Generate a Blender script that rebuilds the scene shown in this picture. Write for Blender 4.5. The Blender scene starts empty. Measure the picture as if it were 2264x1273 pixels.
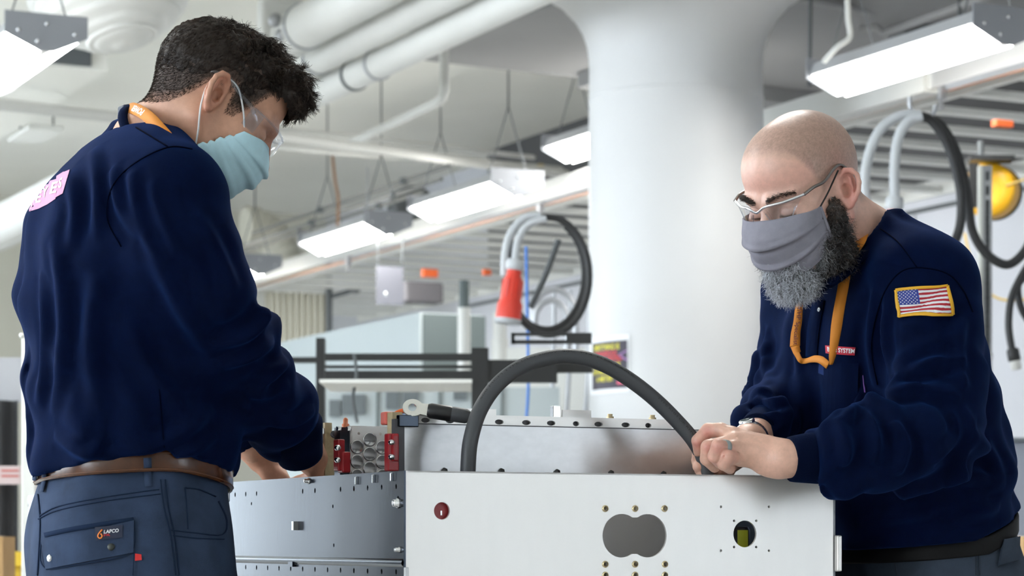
import bpy, bmesh, math, random
import numpy as np
from mathutils import Vector, Matrix
from mathutils.bvhtree import BVHTree

# ------------------------------------------------------------------ camera, world, light, exposure
SC = bpy.context.scene
F = 5300.0            # focal length in pixels of the 2264 wide frame
H = 0.95              # camera height
CX, HY = 1132.0, 1191.0
cam_d = bpy.data.cameras.new('camera'); cam = bpy.data.objects.new('camera', cam_d)
SC.collection.objects.link(cam); SC.camera = cam
cam.location = (0, 0, H); cam.rotation_euler = (math.pi/2, 0, 0)
cam_d.sensor_width = 36.0; cam_d.lens = F/2264*36.0
cam_d.shift_y = (HY-636.5)/2264
cam_d.clip_start = 0.05; cam_d.clip_end = 200
cam_d.dof.use_dof = True; cam_d.dof.focus_distance = 3.72; cam_d.dof.aperture_fstop = 8.0
W = bpy.data.worlds.new('world'); SC.world = W; W.use_nodes = True
bg = W.node_tree.nodes['Background']; bg.inputs[0].default_value = (0.80, 0.90, 1.0, 1); bg.inputs[1].default_value = 6.0
SC.view_settings.view_transform = 'Standard'; SC.view_settings.look = 'None'
SC.view_settings.gamma = 1.0; SC.view_settings.exposure = 1.0
SC.view_settings.use_curve_mapping = False
SC.cycles.use_denoising = True
SC.cycles.max_bounces = 6; SC.cycles.diffuse_bounces = 4; SC.cycles.glossy_bounces = 3; SC.cycles.transparent_max_bounces = 12
SC.cycles.adaptive_threshold = 0.03
LAMP = 14.0           # emission of the ceiling fixtures' lenses

# ------------------------------------------------------------------ helpers
COL = SC.collection
TH = math.atan2(CX+1400, F)
A = np.array([-math.sin(TH), math.cos(TH), 0.0])     # the hall's long direction, away to the left
B = np.array([math.cos(TH), math.sin(TH), 0.0])      # across the hall, away to the right
UP = np.array([0, 0, 1.0])
def P(px, py, D):
    """photo pixel + distance -> point in the hall"""
    return np.array([(px-CX)*D/F, D, H+(HY-py)*D/F])
def nrm(v):
    v = np.asarray(v, float); return v/np.linalg.norm(v)
rng = np.random.default_rng(7)

MATS = {}
def mat(name, col, rough=0.5, metal=0.0, var=0.0, vscale=8.0, bump=0.0, bscale=200.0, emit=None, estr=0.0,
        spec=0.5, col2=None, stretch=(1, 1, 1), attr=None, sheen=0.0, coat=0.0, sss=0.0, tint=None):
    if name in MATS: return MATS[name]
    m = bpy.data.materials.new(name); m.use_nodes = True; MATS[name] = m
    nt = m.node_tree; n = nt.nodes; L = nt.links; b = n['Principled BSDF']
    b.inputs['Base Color'].default_value = (*col, 1); b.inputs['Roughness'].default_value = rough
    b.inputs['Metallic'].default_value = metal; b.inputs['Specular IOR Level'].default_value = spec
    if sheen: b.inputs['Sheen Weight'].default_value = sheen; b.inputs['Sheen Roughness'].default_value = 0.5
    if tint: b.inputs['Sheen Tint'].default_value = (*tint, 1)
    if coat: b.inputs['Coat Weight'].default_value = coat; b.inputs['Coat Roughness'].default_value = 0.15
    if sss:
        b.inputs['Subsurface Weight'].default_value = sss; b.inputs['Subsurface Radius'].default_value = (0.8, 0.3, 0.15)
        b.inputs['Subsurface Scale'].default_value = 0.006
    if emit is not None:
        b.inputs['Emission Color'].default_value = (*emit, 1); b.inputs['Emission Strength'].default_value = estr
    tc = mp = None
    def coords():
        nonlocal tc, mp
        if mp is None:
            tc = n.new('ShaderNodeTexCoord'); mp = n.new('ShaderNodeMapping')
            mp.inputs['Scale'].default_value = stretch; L.new(tc.outputs['Object'], mp.inputs['Vector'])
        return mp.outputs['Vector']
    base = None
    if attr:
        at = n.new('ShaderNodeAttribute'); at.attribute_name = attr; base = at.outputs['Color']
        L.new(base, b.inputs['Base Color'])
    if var > 0 or col2 is not None:
        nz = n.new('ShaderNodeTexNoise'); nz.inputs['Scale'].default_value = vscale
        nz.inputs['Detail'].default_value = 5; nz.inputs['Roughness'].default_value = 0.62
        L.new(coords(), nz.inputs['Vector'])
        if base is None:
            rp = n.new('ShaderNodeValToRGB'); L.new(nz.outputs['Fac'], rp.inputs['Fac'])
            c2 = col2 if col2 is not None else tuple(min(1, c*(1+var)) for c in col)
            c1 = col if col2 is not None else tuple(c*(1-var) for c in col)
            rp.color_ramp.elements[0].position = 0.32; rp.color_ramp.elements[1].position = 0.68
            rp.color_ramp.elements[0].color = (*c1, 1); rp.color_ramp.elements[1].color = (*c2, 1)
            L.new(rp.outputs['Color'], b.inputs['Base Color'])
        else:
            mr = n.new('ShaderNodeMapRange'); mr.inputs[1].default_value = 0.3; mr.inputs[2].default_value = 0.7
            mr.inputs[3].default_value = 1-var; mr.inputs[4].default_value = 1+var
            L.new(nz.outputs['Fac'], mr.inputs[0])
            mx = n.new('ShaderNodeVectorMath'); mx.operation = 'SCALE'
            L.new(base, mx.inputs[0]); L.new(mr.outputs[0], mx.inputs['Scale'])
            L.new(mx.outputs[0], b.inputs['Base Color'])
        if metal > 0.4:
            r2 = n.new('ShaderNodeMapRange'); r2.inputs[3].default_value = max(0.05, rough-0.1); r2.inputs[4].default_value = min(1, rough+0.12)
            L.new(nz.outputs['Fac'], r2.inputs[0]); L.new(r2.outputs[0], b.inputs['Roughness'])
    if bump > 0:
        bz = n.new('ShaderNodeTexNoise'); bz.inputs['Scale'].default_value = bscale; bz.inputs['Detail'].default_value = 3
        L.new(coords(), bz.inputs['Vector'])
        bp = n.new('ShaderNodeBump'); bp.inputs['Strength'].default_value = bump; bp.inputs['Distance'].default_value = 0.002
        L.new(bz.outputs['Fac'], bp.inputs['Height']); L.new(bp.outputs['Normal'], b.inputs['Normal'])
    return m

def clear_mat(name, tint=(1, 1, 1), refl=0.12, rough=0.02):
    if name in MATS: return MATS[name]
    m = bpy.data.materials.new(name); m.use_nodes = True; MATS[name] = m
    nt = m.node_tree; n = nt.nodes; L = nt.links; n.remove(n['Principled BSDF'])
    t = n.new('ShaderNodeBsdfTransparent'); t.inputs[0].default_value = (*tint, 1)
    g = n.new('ShaderNodeBsdfGlossy'); g.inputs['Roughness'].default_value = rough
    lw = n.new('ShaderNodeLayerWeight'); lw.inputs[0].default_value = 0.35
    fr = n.new('ShaderNodeMath'); fr.operation = 'POWER'; fr.inputs[1].default_value = 3.0; L.new(lw.outputs['Facing'], fr.inputs[0])
    ad = n.new('ShaderNodeMath'); ad.operation = 'ADD'; ad.use_clamp = True; ad.inputs[1].default_value = refl
    L.new(fr.outputs[0], ad.inputs[0])
    mx = n.new('ShaderNodeMixShader'); L.new(ad.outputs[0], mx.inputs[0]); L.new(t.outputs[0], mx.inputs[1]); L.new(g.outputs[0], mx.inputs[2])
    L.new(mx.outputs[0], n['Material Output'].inputs['Surface'])
    return m

def link(o, parent=None):
    COL.objects.link(o)
    if parent is not None: o.parent = parent
    return o
def tag(o, label=None, cat=None, group=None, kind=None):
    if label: o['label'] = label
    if cat: o['category'] = cat
    if group: o['group'] = group
    if kind: o['kind'] = kind
    return o
def empty(name, label=None, cat=None, group=None, loc=(0, 0, 0)):
    o = bpy.data.objects.new(name, None); o.empty_display_size = 0.05; o.location = tuple(loc)
    link(o); o['_o'] = [float(c) for c in loc]; return tag(o, label, cat, group)
def mesh_obj(name, V, Fc, material=None, parent=None, smooth=False, mats=None, fmat=None, col=None):
    """V world coordinates; shifted to the parent's base"""
    V = np.asarray(V, dtype=np.float64).reshape(-1, 3)
    if parent is not None:
        o_ = parent.get('_o')
        q = parent
        if o_ is not None: V = V-np.array(list(o_))
    me = bpy.data.meshes.new(name)
    if isinstance(Fc, np.ndarray):
        nf, k = Fc.shape
        me.vertices.add(len(V)); me.vertices.foreach_set('co', V.astype(np.float32).ravel())
        me.loops.add(nf*k); me.loops.foreach_set('vertex_index', Fc.astype(np.int32).ravel())
        me.polygons.add(nf); me.polygons.foreach_set('loop_start', np.arange(0, nf*k, k, dtype=np.int32))
        me.update(calc_edges=True)
    else:
        me.from_pydata([tuple(v) for v in V], [], [tuple(int(i) for i in f) for f in Fc]); me.update()
    if mats:
        for m_ in mats: me.materials.append(m_)
        if fmat is not None: me.polygons.foreach_set('material_index', np.asarray(fmat, dtype=np.int32))
    elif material is not None: me.materials.append(material)
    if smooth: me.polygons.foreach_set('use_smooth', np.ones(len(me.polygons), dtype=bool))
    if col is not None:
        ca = me.color_attributes.new('Col', 'FLOAT_COLOR', 'POINT')
        c4 = np.ones((len(V), 4), dtype=np.float32); c4[:, :3] = col; ca.data.foreach_set('color', c4.ravel())
    o = bpy.data.objects.new(name, me); o['_o'] = list(parent['_o']) if (parent is not None and parent.get('_o') is not None) else [0.0, 0.0, 0.0]
    return link(o, parent)

class MB:
    """collects shapes in world coordinates, then builds ONE mesh object"""
    def __init__(s): s.V = []; s.F = []; s.S = []; s.n = 0
    def add(s, V, Fc, smooth=False):
        V = np.asarray(V, float).reshape(-1, 3); s.V.append(V)
        for f in Fc: s.F.append([int(i)+s.n for i in f]); s.S.append(smooth)
        s.n += len(V); return s
    def box(s, c, half, ax=None, bev=0.0):
        """box about c with half sizes along axes ax (default A,B,UP)"""
        ax = (A, B, UP) if ax is None else ax
        c = np.asarray(c, float); a, b, u = [np.asarray(q, float) for q in ax]
        if bev <= 0:
            V = [c+i*half[0]*a+j*half[1]*b+k*half[2]*u for i in (-1, 1) for j in (-1, 1) for k in (-1, 1)]
            Fc = [(0, 1, 3, 2), (4, 6, 7, 5), (0, 4, 5, 1), (2, 3, 7, 6), (0, 2, 6, 4), (1, 5, 7, 3)]
            if np.dot(np.cross(a, b), u) < 0: Fc = [f[::-1] for f in Fc]
            return s.add(V, Fc)
        bm = bmesh.new(); bmesh.ops.create_cube(bm, size=2)
        for v in bm.verts: v.co = Vector((v.co.x*half[0], v.co.y*half[1], v.co.z*half[2]))
        bmesh.ops.bevel(bm, geom=bm.edges[:], offset=bev, segments=2, affect='EDGES', profile=0.5)
        V = [c+v.co.x*a+v.co.y*b+v.co.z*u for v in bm.verts]; bm.verts.index_update()
        Fc = [[v.index for v in f.verts] for f in bm.faces]
        if np.dot(np.cross(a, b), u) < 0: Fc = [f[::-1] for f in Fc]
        bm.free(); return s.add(V, Fc)
    def tube(s, pts, r, n=10, caps=True, closed=False, flat=None):
        """round tube along points; r number or list; flat=(normal dir, ratio) squashes it"""
        pts = [np.asarray(p, float) for p in pts]; m = len(pts)
        rs = [r]*m if np.isscalar(r) else list(r)
        tn = []
        for i in range(m):
            if closed: t = pts[(i+1) % m]-pts[(i-1) % m]
            else: t = pts[min(i+1, m-1)]-pts[max(i-1, 0)]
            tn.append(nrm(t))
        u = np.cross(tn[0], UP)
        if np.linalg.norm(u) < 1e-3: u = np.cross(tn[0], np.array([1.0, 0, 0]))
        u = nrm(u); V = []
        for i in range(m):
            u = nrm(u-np.dot(u, tn[i])*tn[i]); w = np.cross(tn[i], u)
            for k in range(n):
                q = 2*math.pi*k/n; V.append(pts[i]+rs[i]*(math.cos(q)*u+math.sin(q)*w))
        Fc = []
        for i in range(m if closed else m-1):
            j = (i+1) % m
            for k in range(n):
                k2 = (k+1) % n; Fc.append((i*n+k, i*n+k2, j*n+k2, j*n+k))
        s.add(V, Fc, True)
        if caps and not closed:
            s.add(V[:n], [list(range(n))[::-1]]); s.add(V[-n:], [list(range(n))])
        return s
    def cyl(s, p0, p1, r0, r1=None, n=16, caps=True):
        return s.tube([p0, p1], [r0, r0 if r1 is None else r1], n, caps)
    def lathe(s, base, axis, prof, n=24, u=None, caps=True):
        """prof: list of (radius, height along axis)"""
        axis = nrm(axis); base = np.asarray(base, float)
        if u is None: u = np.cross(axis, [0.31, 0.2, 0.93])
        u = nrm(u); w = np.cross(axis, u); V = []; m = len(prof)
        for (r, h) in prof:
            for k in range(n):
                q = 2*math.pi*k/n; V.append(base+axis*h+r*(math.cos(q)*u+math.sin(q)*w))
        Fc = [(i*n+k, i*n+(k+1) % n, (i+1)*n+(k+1) % n, (i+1)*n+k) for i in range(m-1) for k in range(n)]
        s.add(V, Fc, True)
        if caps and prof[0][0] > 1e-5: s.add(V[:n], [list(range(n))[::-1]])
        if caps and prof[-1][0] > 1e-5: s.add(V[-n:], [list(range(n))])
        return s
    def ribbon(s, pts, wdir, width, thick=0.0012):
        """flat strap along pts, wdir list of across directions"""
        V = []; m = len(pts)
        for i, p in enumerate(pts):
            p = np.asarray(p, float); w = nrm(wdir[i] if isinstance(wdir, list) else wdir)
            t = nrm(np.asarray(pts[min(i+1, m-1)], float)-np.asarray(pts[max(i-1, 0)], float))
            nn = nrm(np.cross(t, w)); wd = width[i] if isinstance(width, (list, tuple, np.ndarray)) else width
            for a_, b_ in ((-1, -1), (1, -1), (1, 1), (-1, 1)): V.append(p+w*a_*wd/2+nn*b_*thick/2)
        Fc = [(i*4+k, i*4+(k+1) % 4, i*4+4+(k+1) % 4, i*4+4+k) for i in range(m-1) for k in range(4)]
        Fc += [(3, 2, 1, 0), tuple(4*(m-1)+k for k in range(4))]
        return s.add(V, Fc, True)
    def build(s, name, material, parent=None, auto=True):
        V = np.concatenate(s.V); o = mesh_obj(name, V, s.F, material, parent)
        o.data.polygons.foreach_set('use_smooth', np.array(s.S, dtype=bool))
        return o

def spline(pts, n=8, closed=False):
    """Catmull-Rom through points (any dimension)"""
    p = np.asarray(pts, float); m = len(p); out = []
    for i in range(m if closed else m-1):
        if closed: p0, p1, p2, p3 = p[(i-1) % m], p[i], p[(i+1) % m], p[(i+2) % m]
        else: p0, p1, p2, p3 = p[max(i-1, 0)], p[i], p[i+1], p[min(i+2, m-1)]
        for k in range(n):
            t = k/n
            out.append(0.5*((2*p1)+(-p0+p2)*t+(2*p0-5*p1+4*p2-p3)*t*t+(-p0+3*p1-3*p2+p3)*t**3))
    if not closed: out.append(p[-1])
    return np.array(out)

def plate(name, outline, holes, thick, o, u, v, material, parent, bev=0.0):
    """flat sheet with real holes: outline and holes are 2-D loops in axes u,v from o; thickness along u x v"""
    cu = bpy.data.curves.new(name, 'CURVE'); cu.dimensions = '2D'; cu.fill_mode = 'BOTH'; cu.extrude = thick/2
    for lp in [outline]+holes:
        sp = cu.splines.new('POLY'); sp.points.add(len(lp)-1); sp.use_cyclic_u = True
        for q, (x, y) in zip(sp.points, lp): q.co = (x, y, 0, 1)
    t = bpy.data.objects.new('tmp', cu); COL.objects.link(t)
    dg = bpy.context.evaluated_depsgraph_get(); dg.update()
    me = t.evaluated_get(dg).to_mesh()
    V = np.array([v_.co[:] for v_ in me.vertices]); Fc = [list(f.vertices) for f in me.polygons]
    t.evaluated_get(dg).to_mesh_clear(); bpy.data.objects.remove(t); bpy.data.curves.remove(cu)
    o = np.asarray(o, float); w = np.cross(u, v)
    Wd = o+V[:, :1]*np.asarray(u)+V[:, 1:2]*np.asarray(v)+V[:, 2:3]*w
    return mesh_obj(name, Wd, Fc, material, parent)
def circ(cx, cy, r, n=20, ry=None):
    return [(cx+r*math.cos(2*math.pi*k/n), cy+(ry or r)*math.sin(2*math.pi*k/n)) for k in range(n)]

_txt = {}
def text_mesh(s, bold=False):
    """flat lettering: vertices normalised to 0..1 x 0..1 box, and faces, and aspect"""
    if s in _txt: return _txt[s]
    cu = bpy.data.curves.new('t', 'FONT'); cu.body = s; cu.resolution_u = 3
    if bold: cu.offset = 0.022
    t = bpy.data.objects.new('tmp', cu); COL.objects.link(t)
    dg = bpy.context.evaluated_depsgraph_get(); dg.update()
    me = t.evaluated_get(dg).to_mesh()
    bm = bmesh.new(); bm.from_mesh(me); bmesh.ops.triangulate(bm, faces=bm.faces[:])
    bmesh.ops.subdivide_edges(bm, edges=[e for e in bm.edges if e.calc_length() > 0.4], cuts=2)
    bm.verts.index_update()
    V = np.array([v.co[:2] for v in bm.verts]); Fc = [[v.index for v in f.verts] for f in bm.faces]; bm.free()
    t.evaluated_get(dg).to_mesh_clear(); bpy.data.objects.remove(t); bpy.data.curves.remove(cu)
    lo, hi = V.min(0), V.max(0); asp = (hi-lo)[0]/(hi-lo)[1]
    _txt[s] = ((V-lo)/(hi-lo), Fc, asp); return _txt[s]

# ---------------- implicit shapes: smooth unions of limbs, meshed with surface nets
class SDF:
    def __init__(s): s.ops = []
    def op(s, f, lo, hi, k=0.0, kind='u'): s.ops.append((f, np.asarray(lo, float), np.asarray(hi, float), k, kind)); return s
    def ell(s, c, r, R=None, k=0.01, kind='u'):
        c = np.asarray(c, float); r = np.asarray(r, float); R = np.eye(3) if R is None else np.asarray(R)
        ext = np.sqrt(((R*r[None, :])**2).sum(1))
        def f(X, Y, Z):
            x, y, z = X-c[0], Y-c[1], Z-c[2]
            a = x*R[0, 0]+y*R[1, 0]+z*R[2, 0]; b = x*R[0, 1]+y*R[1, 1]+z*R[2, 1]; d = x*R[0, 2]+y*R[1, 2]+z*R[2, 2]
            k0 = np.sqrt((a/r[0])**2+(b/r[1])**2+(d/r[2])**2)+1e-9
            k1 = np.sqrt((a/r[0]**2)**2+(b/r[1]**2)**2+(d/r[2]**2)**2)+1e-9
            return k0*(k0-1)/k1
        return s.op(f, c-ext, c+ext, k, kind)
    def cap(s, a, b, ra, rb, k=0.01, kind='u', disp=None):
        a = np.asarray(a, float); b = np.asarray(b, float); ab = b-a; L2 = max(float(ab@ab), 1e-12)
        r = max(ra, rb)+(0.012 if disp else 0)
        def f(X, Y, Z):
            x, y, z = X-a[0], Y-a[1], Z-a[2]
            t = np.clip((x*ab[0]+y*ab[1]+z*ab[2])/L2, 0, 1)
            d = np.sqrt((x-ab[0]*t)**2+(y-ab[1]*t)**2+(z-ab[2]*t)**2)-(ra+(rb-ra)*t)
            if disp: d = d-disp(X, Y, Z)
            return d
        return s.op(f, np.minimum(a, b)-r, np.maximum(a, b)+r, k, kind)
    def chain(s, pts, rs, k=0.01, kind='u', disp=None):
        for i in range(len(pts)-1): s.cap(pts[i], pts[i+1], rs[i], rs[i+1], k if i == 0 else min(k, 0.006), kind, disp)
        return s
    def limb(s, pts, rs, k=0.02, fold=None, ecc=None):
        """smooth tapered limb with folds: fold(arc length, angle) -> outward displacement"""
        pts = np.asarray(pts, float); rs = np.asarray(rs, float); m = len(pts)
        L = np.concatenate([[0], np.cumsum(np.linalg.norm(np.diff(pts, axis=0), axis=1))])
        t0 = nrm(pts[-1]-pts[0]); u = nrm(np.cross(t0, [0.3, 0.9, 0.25])); w = np.cross(t0, u)
        rm = rs.max()+0.02
        def f(X, Y, Z):
            best = None
            for i in range(m-1):
                a = pts[i]; ab = pts[i+1]-a; l2 = float(ab@ab)
                x, y, z = X-a[0], Y-a[1], Z-a[2]
                t = np.clip((x*ab[0]+y*ab[1]+z*ab[2])/l2, 0, 1)
                dx, dy, dz = x-ab[0]*t, y-ab[1]*t, z-ab[2]*t
                d = np.sqrt(dx*dx+dy*dy+dz*dz)-(rs[i]+(rs[i+1]-rs[i])*t)
                if fold is not None:
                    an = np.arctan2(dx*w[0]+dy*w[1]+dz*w[2], dx*u[0]+dy*u[1]+dz*u[2])
                    d = d-fold(L[i]+t*(L[i+1]-L[i]), an)
                if best is None: best = d
                else:
                    kk = 0.012; h = np.clip(0.5+0.5*(best-d)/kk, 0, 1); best = best*(1-h)+d*h-kk*h*(1-h)
            return best
        return s.op(f, pts.min(0)-rm, pts.max(0)+rm, k, 'u')
    def stack(s, secs, yaw, k=0.03, fold=None, expo=2.3):
        """torso: sections (z, cx, cy, half across, half deep), across/deep turned by yaw (forward direction angle)"""
        S = np.array(sorted(secs)); z = S[:, 0]; fx, fy = math.cos(yaw), math.sin(yaw)
        m = max(S[:, 3].max(), S[:, 4].max())+0.02
        lo = [S[:, 1].min()-m, S[:, 2].min()-m, z[0]-0.03]; hi = [S[:, 1].max()+m, S[:, 2].max()+m, z[-1]+0.03]
        zz = np.linspace(z[0], z[-1], 120)
        def sm(col):
            v = np.interp(zz, z, col); ker = np.ones(9)/9; vp = np.pad(v, 4, mode='edge'); return np.convolve(vp, ker, 'valid')
        T = [sm(S[:, i]) for i in (1, 2, 3, 4)]
        def f(X, Y, Z):
            Zc = np.clip(Z, z[0], z[-1]); cx, cy, a, b = [np.interp(Zc.ravel(), zz, t).reshape(Zc.shape) for t in T]
            dx, dy = X-cx, Y-cy; fw = dx*fx+dy*fy; rt = dx*fy-dy*fx
            q = (np.abs(rt/a)**expo+np.abs(fw/b)**expo)**(1/expo)+1e-9
            rr = np.sqrt(rt*rt+fw*fw)+1e-9
            d = rr*(1-1/q)
            d = np.minimum(d, (q-1)*np.maximum(a, b))
            if fold is not None: d = d-fold(Z, np.arctan2(rt/a, fw/b))
            over = np.maximum(z[0]-Z, Z-z[-1])
            return np.where(over > 0, np.sqrt(np.maximum(d, 0)**2+over**2), np.maximum(d, over))
        return s.op(f, lo, hi, k, 'u')
    def disp(s, f, lo=(-99, -99, -99), hi=(99, 99, 99)): return s.op(f, lo, hi, 0, 'd')
    def mesh(s, lo, hi, h, smooth=2):
        lo = np.asarray(lo, float); hi = np.asarray(hi, float)
        ax = [np.arange(lo[i], hi[i]+h, h) for i in range(3)]
        n = [len(a) for a in ax]; D = np.full(n, 0.04, dtype=np.float32)
        for (f, l, u, k, kind) in s.ops:
            mg = max(k*1.2, 3*h)+0.004
            i0 = [max(0, int(np.searchsorted(ax[i], l[i]-mg))) for i in range(3)]
            i1 = [min(n[i], int(np.searchsorted(ax[i], u[i]+mg))) for i in range(3)]
            if any(i1[i] <= i0[i] for i in range(3)): continue
            X = ax[0][i0[0]:i1[0], None, None].astype(np.float32); Y = ax[1][None, i0[1]:i1[1], None].astype(np.float32); Z = ax[2][None, None, i0[2]:i1[2]].astype(np.float32)
            sl = (slice(i0[0], i1[0]), slice(i0[1], i1[1]), slice(i0[2], i1[2])); d = D[sl]
            shp = d.shape
            if kind == 'd': D[sl] = d+f(X, Y, Z); continue
            v = f(X+np.zeros(shp, np.float32), Y+np.zeros(shp, np.float32), Z+np.zeros(shp, np.float32))
            if kind == 'u':
                if k <= 0: D[sl] = np.minimum(d, v)
                else:
                    g = np.clip(0.5+0.5*(d-v)/k, 0, 1); D[sl] = d*(1-g)+v*g-k*g*(1-g)
            elif kind == 's':
                v = -v
                if k <= 0: D[sl] = np.maximum(d, v)
                else:
                    g = np.clip(0.5-0.5*(d-v)/k, 0, 1); D[sl] = d*(1-g)+v*g+k*g*(1-g)
            elif kind == 'i': D[sl] = np.maximum(d, v)
        return nets(D, lo, h, smooth)

def nets(D, lo, h, smooth=2):
    n = D.shape; I = D < 0
    c = [I[i:n[0]-1+i, j:n[1]-1+j, k:n[2]-1+k] for i in (0, 1) for j in (0, 1) for k in (0, 1)]
    cnt = sum(q.astype(np.int8) for q in c); act = (cnt > 0) & (cnt < 8)
    ii, jj, kk = np.nonzero(act); idx = np.full(act.shape, -1, np.int32); idx[ii, jj, kk] = np.arange(len(ii))
    acc = np.zeros((len(ii), 3)); w = np.zeros(len(ii))
    val = lambda a, b, d: D[ii+a, jj+b, kk+d]
    for ax_ in range(3):
        for p in (0, 1):
            for q in (0, 1):
                o0 = [0, 0, 0]; o1 = [0, 0, 0]; ot = [t for t in range(3) if t != ax_]
                o0[ot[0]] = o1[ot[0]] = p; o0[ot[1]] = o1[ot[1]] = q; o1[ax_] = 1
                v0, v1 = val(*o0), val(*o1); m = (v0 < 0) != (v1 < 0)
                t = np.where(m, v0/np.where(m, v0-v1, 1), 0)
                pt = np.tile(np.array(o0, float), (len(ii), 1)); pt[:, ax_] = t
                acc[m] += pt[m]; w[m] += 1
    V = (np.stack([ii, jj, kk], 1)+acc/w[:, None])*h+lo
    Q = []
    for ax_ in range(3):
        s0 = [slice(None)]*3; s1 = [slice(None)]*3; s0[ax_] = slice(0, -1); s1[ax_] = slice(1, None)
        a, b = I[tuple(s0)], I[tuple(s1)]; ch = a != b
        o = [t for t in range(3) if t != ax_]
        for t in o:
            sl = [slice(None)]*3; sl[t] = slice(0, 1); ch[tuple(sl)] = False
            sl[t] = slice(ch.shape[t]-1, None); ch[tuple(sl)] = False
        e = np.stack(np.nonzero(ch), 1)
        if len(e) == 0: continue
        fl = a[tuple(e.T)]
        def g(d0, d1):
            q = e.copy(); q[:, o[0]] -= d0; q[:, o[1]] -= d1; return idx[tuple(q.T)]
        qd = np.stack([g(0, 0), g(1, 0), g(1, 1), g(0, 1)], 1)
        flip = fl if ax_ != 1 else ~fl
        qd[~flip] = qd[~flip][:, ::-1]
        Q.append(qd)
    Q = np.concatenate(Q); Q = Q[(Q >= 0).all(1)]
    for _ in range(smooth):
        S = np.zeros_like(V); C = np.zeros(len(V))
        for a_ in range(4):
            b_ = (a_+1) % 4
            for d in range(3): S[:, d] += np.bincount(Q[:, a_], V[Q[:, b_], d], len(V))+np.bincount(Q[:, b_], V[Q[:, a_], d], len(V))
            C += np.bincount(Q[:, a_], minlength=len(V))+np.bincount(Q[:, b_], minlength=len(V))
        V = np.where(C[:, None] > 0, V*0.5+0.5*S/np.maximum(C, 1)[:, None], V)
    return V, Q
def vnormals(V, Q):
    fn = np.cross(V[Q[:, 2]]-V[Q[:, 0]], V[Q[:, 3]]-V[Q[:, 1]]); N = np.zeros_like(V)
    for k in range(4):
        for d in range(3): N[:, d] += np.bincount(Q[:, k], fn[:, d], len(V))
    return N/(np.linalg.norm(N, axis=1)[:, None]+1e-12)
def bvh(V, Fc): return BVHTree.FromPolygons([tuple(v) for v in V], [tuple(int(i) for i in f) for f in Fc])
CAMP = Vector((0, 0, H))
def cast(tree, px, py, off=0.002, fallback=None):
    """the point of a garment seen at a photo pixel, lifted off the cloth along its normal"""
    d = Vector(P(px, py, 1.0))-CAMP; d.normalize()
    loc, n_, i, ds = tree.ray_cast(CAMP, d)
    if loc is None: return fallback, None
    if n_.dot(d) > 0: n_ = -n_
    return np.array(loc)+np.array(n_)*off, np.array(n_)
def wob(seed, n=7, fu=(4, 14), fv=(2, 8)):
    """sum of slanted waves: f(u,v) in about -1..1, for folds"""
    r = np.random.default_rng(seed); ku = r.uniform(*fu, n)*r.choice([-1, 1], n); kv = r.uniform(*fv, n); ph = r.uniform(0, 6.28, n); am = r.uniform(0.4, 1, n); am /= np.sqrt((am**2).sum())*0.9
    def f(u, v):
        s = 0
        for i in range(n): s = s+am[i]*np.sin(ku[i]*u+kv[i]*v+ph[i]+0.7*np.sin(0.6*kv[i]*v+ph[i]*2))
        return s
    return f
def decal(name, tree, quad, U, V_, Fc, material, parent, off=0.0015, thick=0.0, mats=None, fmat=None, dflt=None):
    """lay a flat piece (points U,V in 0..1) on a garment; quad = its corner pixels TL,TR,BR,BL"""
    q = np.asarray(quad, float); out = []; miss = []
    for i, (u, v) in enumerate(zip(U, V_)):
        top = q[0]*(1-u)+q[1]*u; bot = q[3]*(1-u)+q[2]*u; p = top*(1-v)+bot*v
        c, n_ = cast(tree, p[0], p[1], off)
        if c is None: miss.append(i); c = np.array([np.nan]*3)
        out.append(c)
    out = np.array(out); good = ~np.isnan(out[:, 0])
    if not good.any(): return None
    for i in miss:
        uv = np.stack([U, V_], 1); j = np.argmin(((uv-uv[i])**2).sum(1)+(~good)*9); out[i] = out[j]
    return mesh_obj(name, out, Fc, material, parent, mats=mats, fmat=fmat)
def grid_uv(nu, nv):
    u, v = np.meshgrid(np.linspace(0, 1, nu+1), np.linspace(0, 1, nv+1)); Fc = []
    for j in range(nv):
        for i in range(nu): a = j*(nu+1)+i; Fc.append((a, a+nu+1, a+nu+2, a+1))
    return u.ravel(), v.ravel(), Fc
def decal_text(name, s, tree, quad, material, parent, off=0.0025, bold=True):
    V, Fc, asp = text_mesh(s, bold)
    return decal(name, tree, quad, V[:, 0], 1-V[:, 1], Fc, material, parent, off)

def add_folds(V, Q, folds):
    """raise or press soft folds into a garment along lines given in photo pixels"""
    tree = bvh(V, Q); N = vnormals(V, Q); D_ = np.zeros(len(V))
    for path, amp, wid in folds:
        p3 = [c for c in (cast(tree, x, y, 0.0)[0] for x, y in spline(path, 6)) if c is not None]
        if len(p3) < 2: continue
        p3 = np.array(p3); lo_, hi_ = p3.min(0)-4*wid, p3.max(0)+4*wid
        ix = np.nonzero(((V > lo_) & (V < hi_)).all(1))[0]; best = np.full(len(ix), 9.0); tt = np.zeros(len(ix))
        for i in range(len(p3)-1):
            a_, b_ = p3[i], p3[i+1]; ab = b_-a_; t = np.clip(((V[ix]-a_)@ab)/max(ab@ab, 1e-12), 0, 1)
            d = np.linalg.norm(V[ix]-a_-t[:, None]*ab, axis=1); u = d < best; best[u] = d[u]; tt[u] = ((i+t)/(len(p3)-1))[u]
        env = np.sin(np.clip(tt, 0, 1)*math.pi)**0.6+0.02
        D_[ix] += amp*env*(np.exp(-(best/wid)**2)-0.55*np.exp(-((best-1.9*wid)/wid)**2))
    return V+N*D_[:, None]
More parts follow.
